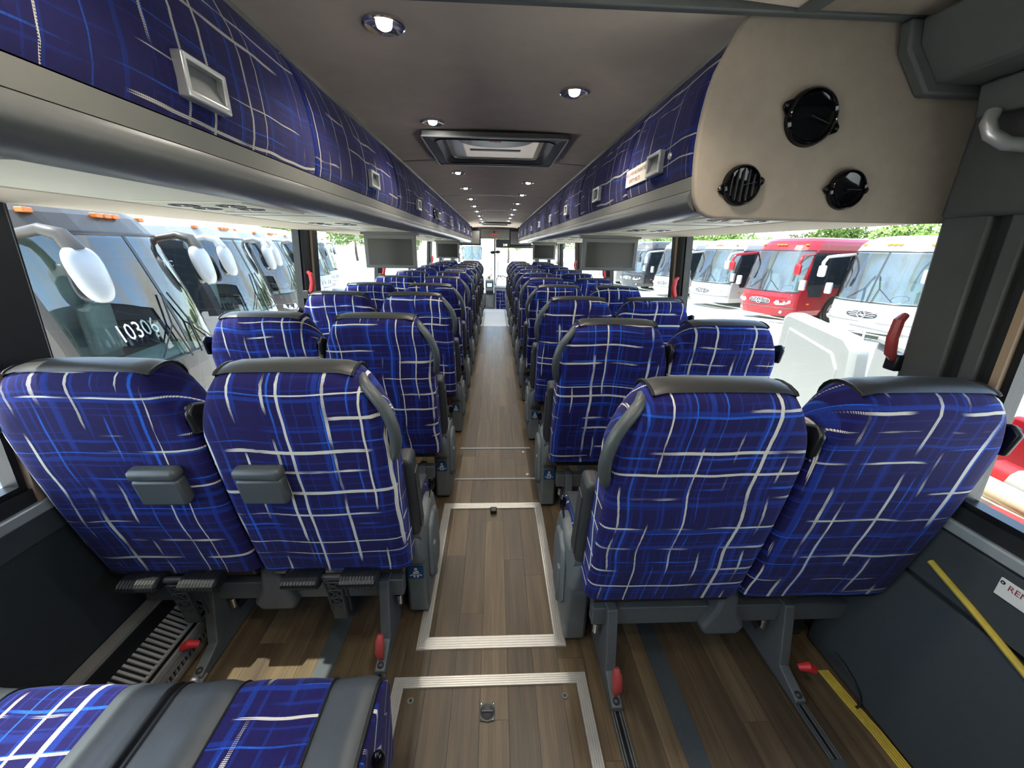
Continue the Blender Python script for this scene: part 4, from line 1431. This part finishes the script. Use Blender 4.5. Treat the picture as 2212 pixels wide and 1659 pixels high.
obj('centre_post', MB().box(-0.030, 0.010, 12.10, 12.16, 0.05, 1.96), 'plastic', ws)
mr = thing('rear_view_mirror', 'small reddish interior mirror under the ceiling at the front', 'mirror', (-0.04, 11.4, 1.66))
obj('mirror_glass', MB().box(-0.14, 0.08, 11.38, 11.42, 1.695, 1.745), 'red_dull', mr, bev=0.01)
obj('mirror_stem', MB().box(-0.05, 0.0, 11.39, 11.44, 1.74, 1.80), 'black', mr)
sg = thing('sign_box', 'dark sign box with lit dots at the upper right of the windshield', 'sign', (0.5, 11.9, 1.37))
obj('sign_case', MB().box(0.02, 1.10, 11.86, 11.98, 1.37, 1.60), 'paint_dark', sg, bev=0.01)
obj('lit_characters', text_mesh('208', 0.085, (0.29, 11.857, 1.42), (1, 0, 0), (0, 0, 1)), 'lit_sign', sg, smooth=0)
fm = thing('outside_mirror_pair', 'dark twin mirror mounted on the windshield centre post', 'mirror', (0.0, 12.05, 1.18))
obj('mirror_head', MB().ball((-0.06, 12.06, 1.235), (0.085, 0.04, 0.045), 12, 8), 'black', fm)
obj('mirror_head', MB().ball((0.08, 12.06, 1.25), (0.075, 0.04, 0.045), 12, 8), 'black', fm)
obj('mirror_arm', MB().cyl((-0.01, 12.08, 1.16), (-0.01, 12.08, 1.26), 0.018, n=8), 'black', fm)
for k, s in enumerate((-1, 1)):
    wp = thing('windshield_wiper', 'slim upright wiper %s of the windshield centre post' % SIDE[s], 'wiper', (s * 0.1, 12.2, 0.4))
    obj('blade', MB().tube([(-0.01 + s * 0.095, 12.2, 0.42), (-0.01 + s * 0.095, 12.2, 1.0)], 0.010, 6), 'plastic', wp)
    obj('arm', MB().tube([(-0.01 + s * 0.28, 12.2, 0.45), (-0.01 + s * 0.095, 12.2, 0.60)], 0.012, 6), 'plastic', wp)
ds = thing('driver_console', 'grey driver console with small lit screen at the end of the aisle', 'console', (-0.14, 10.8, -0.36))
obj('console_body', MB().prism([(10.62, -0.36), (10.55, 0.36), (10.66, 0.55), (10.95, 0.57), (10.95, -0.36)], 'x', -0.255, -0.03), 'console', ds, bev=0.012)
obj('console_screen', MB().obox((-0.145, 10.588, 0.435), (1, 0, 0), (0, 0.866, -0.5), (0, 0.5, 0.866), 0.13, 0.01, 0.10), 'teal_screen', ds)
obj('screen_bezel', MB().obox((-0.145, 10.595, 0.435), (1, 0, 0), (0, 0.866, -0.5), (0, 0.5, 0.866), 0.20, 0.01, 0.15), 'black', ds)
obj('console_drawer', MB().box(-0.235, -0.05, 10.545, 10.57, 0.19, 0.29), 'black', ds, bev=0.005)
obj('console_door', MB().box(-0.215, -0.06, 10.575, 10.61, -0.15, 0.16), 'rail', ds, bev=0.005)
obj('amber_knob', MB().ball((-0.155, 10.70, 0.62), (0.045, 0.03, 0.045), 12, 8), 'amber', ds)
sp_ = thing('stair_partition', 'low partition with blue plaid panel beside the entry stairs', 'partition', (0.16, 10.8, -0.36))
obj('partition_body', MB().box(-0.015, 0.42, 10.70, 10.80, -0.36, 0.36), 'sill', sp_, bev=0.012)
obj('plaid_panel', MB().box(0.035, 0.40, 10.690, 10.702, -0.24, 0.28), 'plaid', sp_, bev=0.003)
obj('partition_top', MB().box(-0.02, 0.42, 10.66, 10.86, 0.36, 0.42), 'white', sp_, bev=0.015)
obj('partition_rail', MB().tube([(0.02, 10.75, 0.40), (0.04, 10.75, 0.60), (0.10, 10.75, 0.66), (0.25, 10.75, 0.65), (0.35, 10.75, 0.58)], 0.014, 8), 'rail', sp_)
dr_ = thing('driver_chair', 'driver seat seen from behind at the front left', 'seat', (-0.72, 10.6, -0.36))
obj('backrest', MB().prism([(-0.95, 0.15), (-0.97, 0.70), (-0.88, 0.95), (-0.58, 0.95), (-0.49, 0.70), (-0.51, 0.15)], 'y', 10.6, 10.72), 'plastic', dr_, bev=0.03)
obj('seat_pan', MB().box(-0.96, -0.50, 10.65, 11.1, 0.05, 0.18), 'plastic', dr_, bev=0.03)
obj('pedestal', MB().box(-0.85, -0.6, 10.75, 11.0, -0.36, 0.05), 'black', dr_)

# ================================================================== OUTSIDE
GZ = -1.45
gr = MB()
rows = []
for y in np.linspace(-60, 140, 21):
    rows.append([(x, y, GZ) for x in np.linspace(-110, 110, 23)])
gr.grid(rows)
gd = struct('ground', gr, 'ground', 'pale dusty parking ground around the coach', smooth=0)

ZL = [0.33, 0.55, 0.85, 1.10, 1.28, 1.34, 1.7, 2.1, 2.5, 2.86, 2.94, 3.12, 3.28, 3.38, 3.43]
NX = [-0.07, 0.0, 0.02, 0.0, -0.04, -0.06, -0.14, -0.25, -0.38, -0.50, -0.54, -0.66, -0.86, -1.12, -1.6]
WD = [1.20, 1.26, 1.27, 1.27, 1.27, 1.27, 1.27, 1.27, 1.26, 1.25, 1.25, 1.22, 1.15, 1.02, 0.80]
YF = [-1, -0.985, -0.95, -0.90, -0.8, -0.65, -0.45, -0.22, 0, 0.22, 0.45, 0.65, 0.8, 0.90, 0.95, 0.985, 1]


def fpt(z, t, off=0.0):
    nx = float(np.interp(z, ZL, NX))
    w = float(np.interp(z, ZL, WD))
    return (nx - 0.42 * abs(t) ** 5 - 0.10 * t * t + off, t * (w + off * 0.3), z)


def coach(label, loc, rz, body='paint_white', low=None, roof=None, mirror='paint_white', star=True, length=11.5, number=None, model=None, mstyle='drop', group='coaches parked outside'):
    low, roof = low or body, roof or body
    t = thing('parked_coach', label, 'coach', loc, group, rz)
    L = -length

    def hull(i0, i1, skip=False):
        mb = MB()
        for i in range(i0, i1):
            for j in range(len(YF) - 1):
                if skip and abs(YF[j] + YF[j + 1]) / 2 < 0.95:
                    continue
                mb.add([fpt(ZL[i], YF[j]), fpt(ZL[i], YF[j + 1]), fpt(ZL[i + 1], YF[j + 1]), fpt(ZL[i + 1], YF[j])], [(0, 1, 2, 3)])
            for s in (-1, 1):
                a, b = fpt(ZL[i], s), fpt(ZL[i + 1], s)
                q = [a, (L, a[1], a[2]), (L, b[1], b[2]), b]
                mb.add(q, [(0, 1, 2, 3) if s > 0 else (3, 2, 1, 0)])
            a, b = fpt(ZL[i], 1), fpt(ZL[i + 1], 1)
            mb.add([(L, a[1], a[2]), (L, -a[1], a[2]), (L, -b[1], b[2]), (L, b[1], b[2])], [(0, 1, 2, 3)])
        return mb
    o = dict(parent=t, local=True)
    lower = hull(0, 5)
    obj('lower_body', lower, low, smooth=50, **o)
    obj('pillars', hull(5, 9, True), body if body != 'paint_white' else 'paint_dark', smooth=50, **o)
    rf = hull(9, len(ZL) - 1)
    zt = ZL[-1]
    top = [fpt(zt, q) for q in YF] + [(L, fpt(zt, 1)[1], zt), (L, fpt(zt, -1)[1], zt)]
    rf.add(top, [tuple(range(len(top)))])
    obj('roof', rf, roof, smooth=50, **o)
    # belt line
    for s in (-1, 1):
        obj('side_belt', MB().box(L + 0.02, -0.75, s * 1.262, s * 1.282, 1.28, 1.44), body, **o)
    # cab interior
    ci = MB().box(-1.75, -1.70, -1.2, 1.2, 1.0, 2.9)
    ci.box(-1.0, -0.30, -1.1, 1.1, 1.12, 1.22)
    cab = obj('cab_interior', ci, 'bus_inside', **o)
    obj('steering_wheel', MB().lathe([(0.21, -0.012), (0.235, 0.0), (0.21, 0.012)], (-0.72, 0.55, 1.42), (0.5, 0, 0.85), 18), 'black', cab, local=True)
    for s in (-1, 1):
        obj('cab_seat', MB().box(-1.55, -1.38, s * 0.55 - 0.25, s * 0.55 + 0.25, 1.2, 1.95), 'bus_inside', cab, bev=0.05, local=True)
    # windshield panes
    for s in (-1, 1):
        rows = []
        for z in np.linspace(1.31, 2.90, 9):
            rows.append([fpt(z, s * q, 0.012) for q in (0.022, 0.2, 0.4, 0.6, 0.75, 0.86, 0.93, 0.962)])
        mb = MB().grid(rows, flip=(s < 0))
        obj('windshield_pane', mb, 'windshield', smooth=60, **o)
    dv = MB()
    rows = [[fpt(z, q, 0.018) for q in (-0.024, 0.024)] for z in np.linspace(1.30, 2.92, 9)]
    obj('centre_divider', dv.grid(rows), 'plastic', **o)
    fr = MB()
    for zz in (1.30, 2.91):
        fr.tube([fpt(zz, q, 0.014) for q in np.linspace(-0.965, 0.965, 15)], 0.022, 6)
    obj('windshield_gasket', fr, 'black', **o)
    # wipers
    for s in (-1, 1):
        wp = MB().tube([fpt(1.27, s * 0.10, 0.05), fpt(1.75, s * 0.16, 0.05), fpt(2.15, s * 0.05, 0.05)], 0.012, 6)
        wp.tube([fpt(1.38, s * 0.50, 0.045), fpt(1.75, s * 0.16, 0.055)], 0.010, 6)
        obj('wiper', wp, 'black', **o)
    # side windows
    for s in (-1, 1):
        fwp = [(-0.80, 1.50), (-0.86, 2.70), (-1.75, 2.70), (-1.85, 1.10), (-1.10, 1.10)]
        obj('driver_window', MB().prism(fwp, 'y', s * 1.262, s * 1.284), 'bus_glass', **o)
        x = -1.95
        while x > L + 1.3:
            obj('side_window', MB().box(x - 1.60, x, s * 1.262, s * 1.286, 1.50, 2.74), 'bus_glass', **o)
            x -= 1.64
        obj('window_band', MB().box(L + 0.3, -0.9, s * 1.258, s * 1.276, 1.44, 2.84), 'paint_dark', **o)
        # wheels
        for xw in (-2.75, -8.3):
            wl = obj('wheel', MB().lathe([(0.0, 0.02), (0.30, 0.03), (0.31, 0.06), (0.50, 0.06), (0.51, -0.2), (0.0, -0.2)], (xw, s * 1.235, 0.51), (0, s, 0), 28), 'tyre', **o)
            obj('hub', MB().lathe([(0.0, 0.085), (0.10, 0.085), (0.12, 0.05), (0.24, 0.035), (0.28, 0.07), (0.30, 0.065)], (xw, s * 1.235, 0.51), (0, s, 0), 20), 'chrome', wl, local=True)
            obj('wheel_arch', MB().lathe([(0.0, 0.034), (0.62, 0.036), (0.62, 0.0)], (xw, s * 1.235, 0.51), (0, s, 0), 28), 'black', wl, local=True)
    # face
    if star:
        g = MB()
        ell = [(0.46 * math.copysign(abs(math.cos(a)) ** 0.8, math.cos(a)), 0.90 + 0.115 * math.sin(a)) for a in np.linspace(0, 2 * PI, 29)[:-1]]
        g.add([fpt(z, y / 1.27, 0.012) for y, z in ell], [tuple(range(len(ell)))])
        gri = obj('grille', g, 'paint_dark', smooth=0, **o)
        rim = MB().tube([fpt(z, y / 1.27, 0.018) for y, z in ell + ell[:1]], 0.020, 6, False)
        obj('grille_rim', rim, 'chrome', gri, local=True)
        for dz in (-0.055, 0.0, 0.055):
            hw_ = 0.40 * math.sqrt(1 - (dz / 0.115) ** 2)
            obj('grille_bar', MB().tube([fpt(0.90 + dz, q / 1.27, 0.02) for q in np.linspace(-hw_, hw_, 7)], 0.011, 6), 'chrome', gri, local=True)
        em = MB()
        cx_ = fpt(0.90, 0)[0] + 0.045
        R_ = 0.115
        em.tube([(cx_, R_ * math.cos(a), 0.90 + R_ * math.sin(a)) for a in np.linspace(0, 2 * PI, 25)], 0.013, 6, False)
        for a in (90, 210, 330):
            c_, s_ = math.cos(rad(a)), math.sin(rad(a))
            em.add([(cx_ + 0.012, 0, 0.90), (cx_, -s_ * 0.028, 0.90 + c_ * 0.028), (cx_, c_ * R_, 0.90 + s_ * R_), (cx_, s_ * 0.028, 0.90 - c_ * 0.028)], [(0, 3, 2), (0, 2, 1)])
        obj('star_emblem', em, 'chrome', gri, local=True)
    for s in (-1, 1):
        hl = [(s * 0.62, 0.86), (s * 0.70, 0.96), (s * 0.95, 1.00), (s * 1.12, 0.98), (s * 1.13, 0.88), (s * 0.95, 0.79), (s * 0.72, 0.78)]
        h = MB().add([fpt(z, y / 1.27, 0.014) for y, z in hl], [tuple(range(7)) if s > 0 else tuple(range(6, -1, -1))])
        hd_ = obj('headlamp', h, 'lamp_glass', smooth=0, **o)
        for q in (0.78, 0.98):
            p = fpt(0.885, s * q / 1.27, 0.015)
            obj('lamp_reflector', MB().lathe([(0.0, 0.0), (0.04, 0.004), (0.06, 0.016), (0.065, 0.0)], p, (1, 0, 0), 16), 'chrome', hd_, local=True)
        p = fpt(0.50, s * 0.72, 0.01)
        obj('fog_lamp', MB().lathe([(0.0, 0.012), (0.05, 0.010), (0.065, 0.0)], p, (1, 0, 0), 14), 'lamp_glass', **o)
        obj('side_marker', MB().box(-1.2, -1.05, s * 1.27, s * 1.285, 0.80, 0.86), 'orange', **o)
    obj('bumper_line', MB().tube([fpt(0.66, q, 0.006) for q in np.linspace(-0.97, 0.97, 17)], 0.012, 6), 'frame', **o)
    for q in (-0.75, -0.12, 0.0, 0.12, 0.75):
        p = fpt(3.12, q, 0.01)
        obj('marker_light', MB().box(p[0] - 0.03, p[0] + 0.05, p[1] - 0.06, p[1] + 0.06, p[2] - 0.02, p[2] + 0.035), 'orange', bev=0.01, **o)
    # mirrors
    for s in (-1, 1):
        if mstyle == 'drop':
            mb = MB().ball((0, 0, 0), (1, 1, 1), 20, 14)
            mb.xf(lambda p: tuple(math.copysign(abs(c) ** 0.72, c) * r_ for c, r_ in zip(p, (0.09, 0.24, 0.30))))
            mb.xf(lambda p: (-0.20 + p[0] - 0.20 * p[2], s * (1.20 + p[1] * (0.88 + 0.5 * p[2])), 2.47 + p[2]))
            m_ = obj('mirror', mb, mirror, smooth=60, **o)
            obj('mirror_arm', MB().tube([fpt(2.85, s * 0.93, 0.0), (-0.50, s * 1.22, 2.93), (-0.32, s * 1.24, 2.88), (-0.25, s * 1.22, 2.72)], [0.05, 0.06, 0.08, 0.10], 8), body, m_, local=True, smooth=60)
            obj('mirror_glass', MB().ball((-0.27, s * 1.20, 2.45), (0.05, 0.19, 0.28), 14, 10), 'bus_glass', m_, local=True)
        else:
            arm = MB().tube([fpt(2.80, s * 0.97, 0.0), (-0.15, s * 1.36, 2.74), (0.12, s * 1.46, 2.70), (0.26, s * 1.48, 2.52), (0.27, s * 1.46, 2.30)], [0.05, 0.055, 0.055, 0.06, 0.05], 8)
            m_ = obj('mirror', MB().box(0.18, 0.34, s * 1.34, s * 1.58, 2.02, 2.42), mirror, bev=0.06, seg=3, **o)
            obj('mirror_arm', arm, mirror, m_, local=True, smooth=60)
            obj('mirror_glass', MB().box(0.175, 0.185, s * 1.37, s * 1.55, 2.06, 2.38), 'chrome', m_, local=True)
            p = (-0.30, s * 1.42, 1.62)
            obj('lower_mirror', MB().box(p[0] - 0.06, p[0] + 0.08, p[1] - 0.11, p[1] + 0.11, p[2] - 0.2, p[2] + 0.2), 'paint_silver', bev=0.05, seg=3, **o)
    if number:
        for (txt, y_, z_, sz) in number:
            p = fpt(z_, y_, 0.02)
            n_ = 0.22
            obj('painted_number', text_mesh(txt, sz, (p[0] + 0.01, p[1], p[2]), (0, 1, 0), (-0.28, 0, 0.96)), 'white', smooth=0, **o)
    if model:
        obj('model_lettering', text_mesh(model, 0.16, (-1.45, -1.292, 2.36), (1, 0, 0), (0, 0, 1)), 'white', smooth=0, **o)
    return t


# left row: noses towards us; the far front corners lie on one slanting line
A_L = rad(10)
hl_ = Vector((math.cos(A_L), math.sin(A_L), 0))
lef = Vector((-math.sin(A_L), math.cos(A_L), 0))
specL = [('pewter coach with chalked windshield number, nearest on the left', dict(body='paint_pewter', roof='paint_pewter', low='paint_pewter', star=False, number=[('10306', -0.58, 1.68, 0.30)], model='S 417 TC')),
         ('white coach, second in the left row, just beyond the pewter one', dict(body='paint_white', low='paint_white', roof='paint_white', star=False, model='S 417 TC')),
         ('white coach, third in the left row', dict(body='paint_white', low='paint_pewter', roof='paint_silver', star=False)),
         ('white coach, fourth in the left row', dict(body='paint_white', star=True)),
         ('white coach, fifth in the left row', dict(body='paint_white', star=True)),
         ('silver coach, last visible in the left row', dict(body='paint_silver', star=True))]
for k, (lb, kw) in enumerate(specL):
    corner = Vector((-5.0, 7.0, GZ)) + Vector((-1.15, 4.15, 0)) * k
    nose = corner - lef * 1.27 + hl_ * 0.35
    coach(lb, nose, A_L, mstyle='drop', **kw)
# right row
A_R = rad(180 + 19)
specR = [('white coach with star grille, nearest on the right', (12.45, 12.75), dict(body='paint_white')),
         ('red coach with star grille, second on the right', (11.35, 16.5), dict(body='paint_red', mirror='paint_red')),
         ('white coach beyond the red one on the right', (10.95, 20.6), dict(body='paint_white')),
         ('white coach, fourth on the right, by the window post', (10.6, 25.0), dict(body='paint_white')),
         ('graphite coach far along the right row', (9.7, 29.2), dict(body='paint_dark', mirror='paint_dark')),
         ('white coach at the far end of the right row', (9.0, 33.6), dict(body='paint_white'))]
for (lb, (x, y), kw) in specR:
    coach(lb, (x, y, GZ), A_R, mstyle='arm', **kw)
coach('pale coach facing us far ahead through the windshield', (-2.9, 52.0, GZ), rad(-87), body='paint_white', star=False, mstyle='arm')
coach('white coach parked side-on behind the left row', (-13.5, 33.0, GZ), rad(-20), body='paint_white', star=False)

# white body panels lying beside the coach on the right
wp = thing('white_body_panel', 'white moulded body panel standing outside, behind the second right seat', 'body panel', (2.75, 2.9, GZ))
pp = [(2.62, -1.4), (2.58, 0.30), (2.64, 0.72), (2.74, 0.80), (3.35, 0.885), (3.42, 0.84), (3.42, -1.4)]
obj('panel_shell', MB().prism(pp, 'x', 2.60, 2.75), 'panel_white', wp, bev=0.035, seg=3)
obj('panel_inset', MB().prism([(2.74, -0.3), (2.72, 0.55), (2.80, 0.66), (3.30, 0.76), (3.34, -0.3)], 'x', 2.585, 2.62), 'panel_white', wp, bev=0.015, seg=3)
wb = thing('white_crate_panel', 'broad white panel outside, left of the grey rear pillar', 'body panel', (2.9, 2.1, GZ))
obj('panel_shell', MB().prism([(1.86, -1.4), (1.86, 0.735), (1.95, 0.765), (2.44, 0.86), (2.50, 0.83), (2.50, -1.4)], 'x', 2.60, 3.2), 'panel_white', wb, bev=0.02, seg=3)
obj('panel_lip', MB().prism([(1.86, 0.712), (2.47, 0.82), (2.47, 0.855), (1.86, 0.747)], 'x', 2.575, 2.62), 'panel_white', wb, bev=0.006)
pr = thing('pipe_rack', 'two grey pipes on a stand above the white panels outside', 'pipes', (4.6, 4.2, GZ))
obj('pipe', MB().tube([(4.45, 4.66, 0.56), (4.5, 4.25, 0.55), (4.55, 3.75, 0.545)], 0.035, 8), 'grey_metal', pr)
obj('pipe', MB().tube([(4.5, 4.62, 0.60), (4.6, 4.1, 0.50), (4.7, 3.7, 0.40)], 0.03, 8), 'grey_metal', pr)
obj('stand', MB().box(4.52, 4.58, 4.1, 4.16, GZ, 0.55), 'grey_metal', pr)
fn = thing('wire_rack', 'low white wire rack on the ground beyond the right windows', 'rack', (6.5, 9.0, GZ))
obj('rail', MB().tube([(5.2, 9.6, -0.1), (7.6, 7.6, -0.1)], 0.03, 6), 'panel_white', fn)
obj('rail', MB().tube([(5.2, 9.6, -0.35), (7.6, 7.6, -0.35)], 0.03, 6), 'panel_white', fn)
for i in range(7):
    q = i / 6
    obj('upright', MB().tube([(5.2 + 2.4 * q, 9.6 - 2.0 * q, GZ), (5.2 + 2.4 * q, 9.6 - 2.0 * q, -0.1)], 0.02, 6), 'panel_white', fn)
# coloured boards and parts outside the rear right window
cp_ = thing('parts_pallet', 'pallet stack of pale boards outside the rear right window', 'boards', (2.3, 1.3, GZ))
for i in range(9):
    z0 = GZ + 0.195 * i
    obj('board', MB().box(2.02 + 0.012 * (i % 3), 2.56, 0.75 + 0.03 * (i % 4), 1.72, z0, z0 + 0.17), 'cardboard', cp_, bev=0.01)
rdp = thing('red_bumper_part', 'long red plastic part lying on the boards outside the rear right window', 'body part', (2.15, 1.2, 0.31))
obj('part_shell', MB().prism([(0.85, 0.305), (0.86, 0.355), (1.20, 0.375), (1.32, 0.37), (1.34, 0.305)], 'x', 2.06, 2.16), 'red', rdp, bev=0.012)
yb = thing('yellow_tube', 'pale yellow tube behind the red part outside the rear right window', 'tube', (2.24, 1.2, 0.31))
obj('tube', MB().tube([(2.24, 0.85, 0.375), (2.24, 1.50, 0.395)], 0.045, 10), 'cardboard', yb)
wt_ = thing('white_tube', 'white tube with red cap outside the rear right window', 'tube', (2.36, 1.2, 0.31))
obj('tube', MB().tube([(2.36, 0.85, 0.40), (2.36, 1.42, 0.42)], 0.06, 10), 'panel_white', wt_)
obj('cap', MB().tube([(2.36, 1.42, 0.42), (2.36, 1.50, 0.423)], 0.064, 10), 'red', wt_)
rd2 = thing('dark_red_panel', 'dark red panel standing outside the rear right window', 'body part', (2.5, 1.3, 0.31))
obj('panel', MB().box(2.49, 2.54, 0.9, 1.62, 0.31, 0.66), 'paint_red', rd2, bev=0.02)
blp = thing('blue_tub', 'bright blue tub low outside the rear right window', 'tub', (1.95, 1.08, 0.16))
obj('tub', MB().lathe([(0.0, 0.0), (0.03, 0.0), (0.04, 0.06), (0.033, 0.06), (0.026, 0.01)], (1.965, 1.115, 0.325), (0, 0, 1), 16), 'blue_plastic', blp)
obj('stand', MB().box(1.935, 1.995, 1.085, 1.145, GZ, 0.325), 'cardboard', blp)

# trees behind the coaches
def tree_mesh(seed):
    rng = random.Random(seed)
    mb = MB()
    blobs = [(rng.uniform(-2.2, 2.2), rng.uniform(-1.8, 1.8), rng.uniform(2.6, 5.6), rng.uniform(1.2, 2.0)) for _ in range(11)]
    for (x, y, z, r) in blobs:
        for _ in range(210):
            a, c = rng.uniform(0, 2 * PI), rng.uniform(-1, 1)
            s_ = math.sqrt(1 - c * c)
            q = r * rng.uniform(0.75, 1.05)
            p = Vector((x + q * s_ * math.cos(a), y + q * s_ * math.sin(a), z + q * c * 0.85))
            d1 = Vector((rng.uniform(-1, 1), rng.uniform(-1, 1), rng.uniform(-1, 1))).normalized() * rng.uniform(0.14, 0.30)
            d2 = d1.orthogonal().normalized() * rng.uniform(0.10, 0.22)
            mb.add([p - d1, p + d2, p + d1, p - d2], [(0, 1, 2, 3)])
    return mb


protos = []
for sdv in range(3):
    t = thing('tree', 'tree', 'tree')
    cr = obj('crown', tree_mesh(sdv), 'foliage', t, local=True, smooth=0)
    obj('trunk', MB().tube([(0, 0, 0), (0.1, 0.05, 1.4), (-0.05, 0.1, 3.4)], [0.22, 0.18, 0.10], 8), 'bark', t, local=True)
    protos.append(t)
spots = []
for k in range(9):
    spots.append((-24 - 1.2 * k + random.uniform(-1, 1), 10 + 8.0 * k, random.uniform(0.90, 1.0), 'left'))
for k in range(9):
    spots.append((31 + random.uniform(-1, 1), 16 + 6.5 * k, random.uniform(0.70, 0.85), 'right'))
for k in range(7):
    spots.append((-26 + 9.5 * k, 78 + random.uniform(-2, 2), random.uniform(1.0, 1.2), 'ahead'))
cnt = {}
for i, (x, y, sc_, where) in enumerate(spots):
    t = protos[i] if i < 3 else copy_tree(protos[i % 3])
    t.location = (x, y, GZ)
    t.scale = (sc_, sc_, sc_)
    t.rotation_euler = (0, 0, random.uniform(0, 6.28))
    cnt[where] = cnt.get(where, 0) + 1
    place = {'left': 'behind the left row of coaches', 'right': 'behind the right row of coaches', 'ahead': 'far ahead beyond the windshield'}[where]
    tag(t, 'green leafy tree %s, %s from %s' % (place, ORD[cnt[where] - 1], 'the near end' if where != 'ahead' else 'the left'), 'tree', 'trees around the yard')
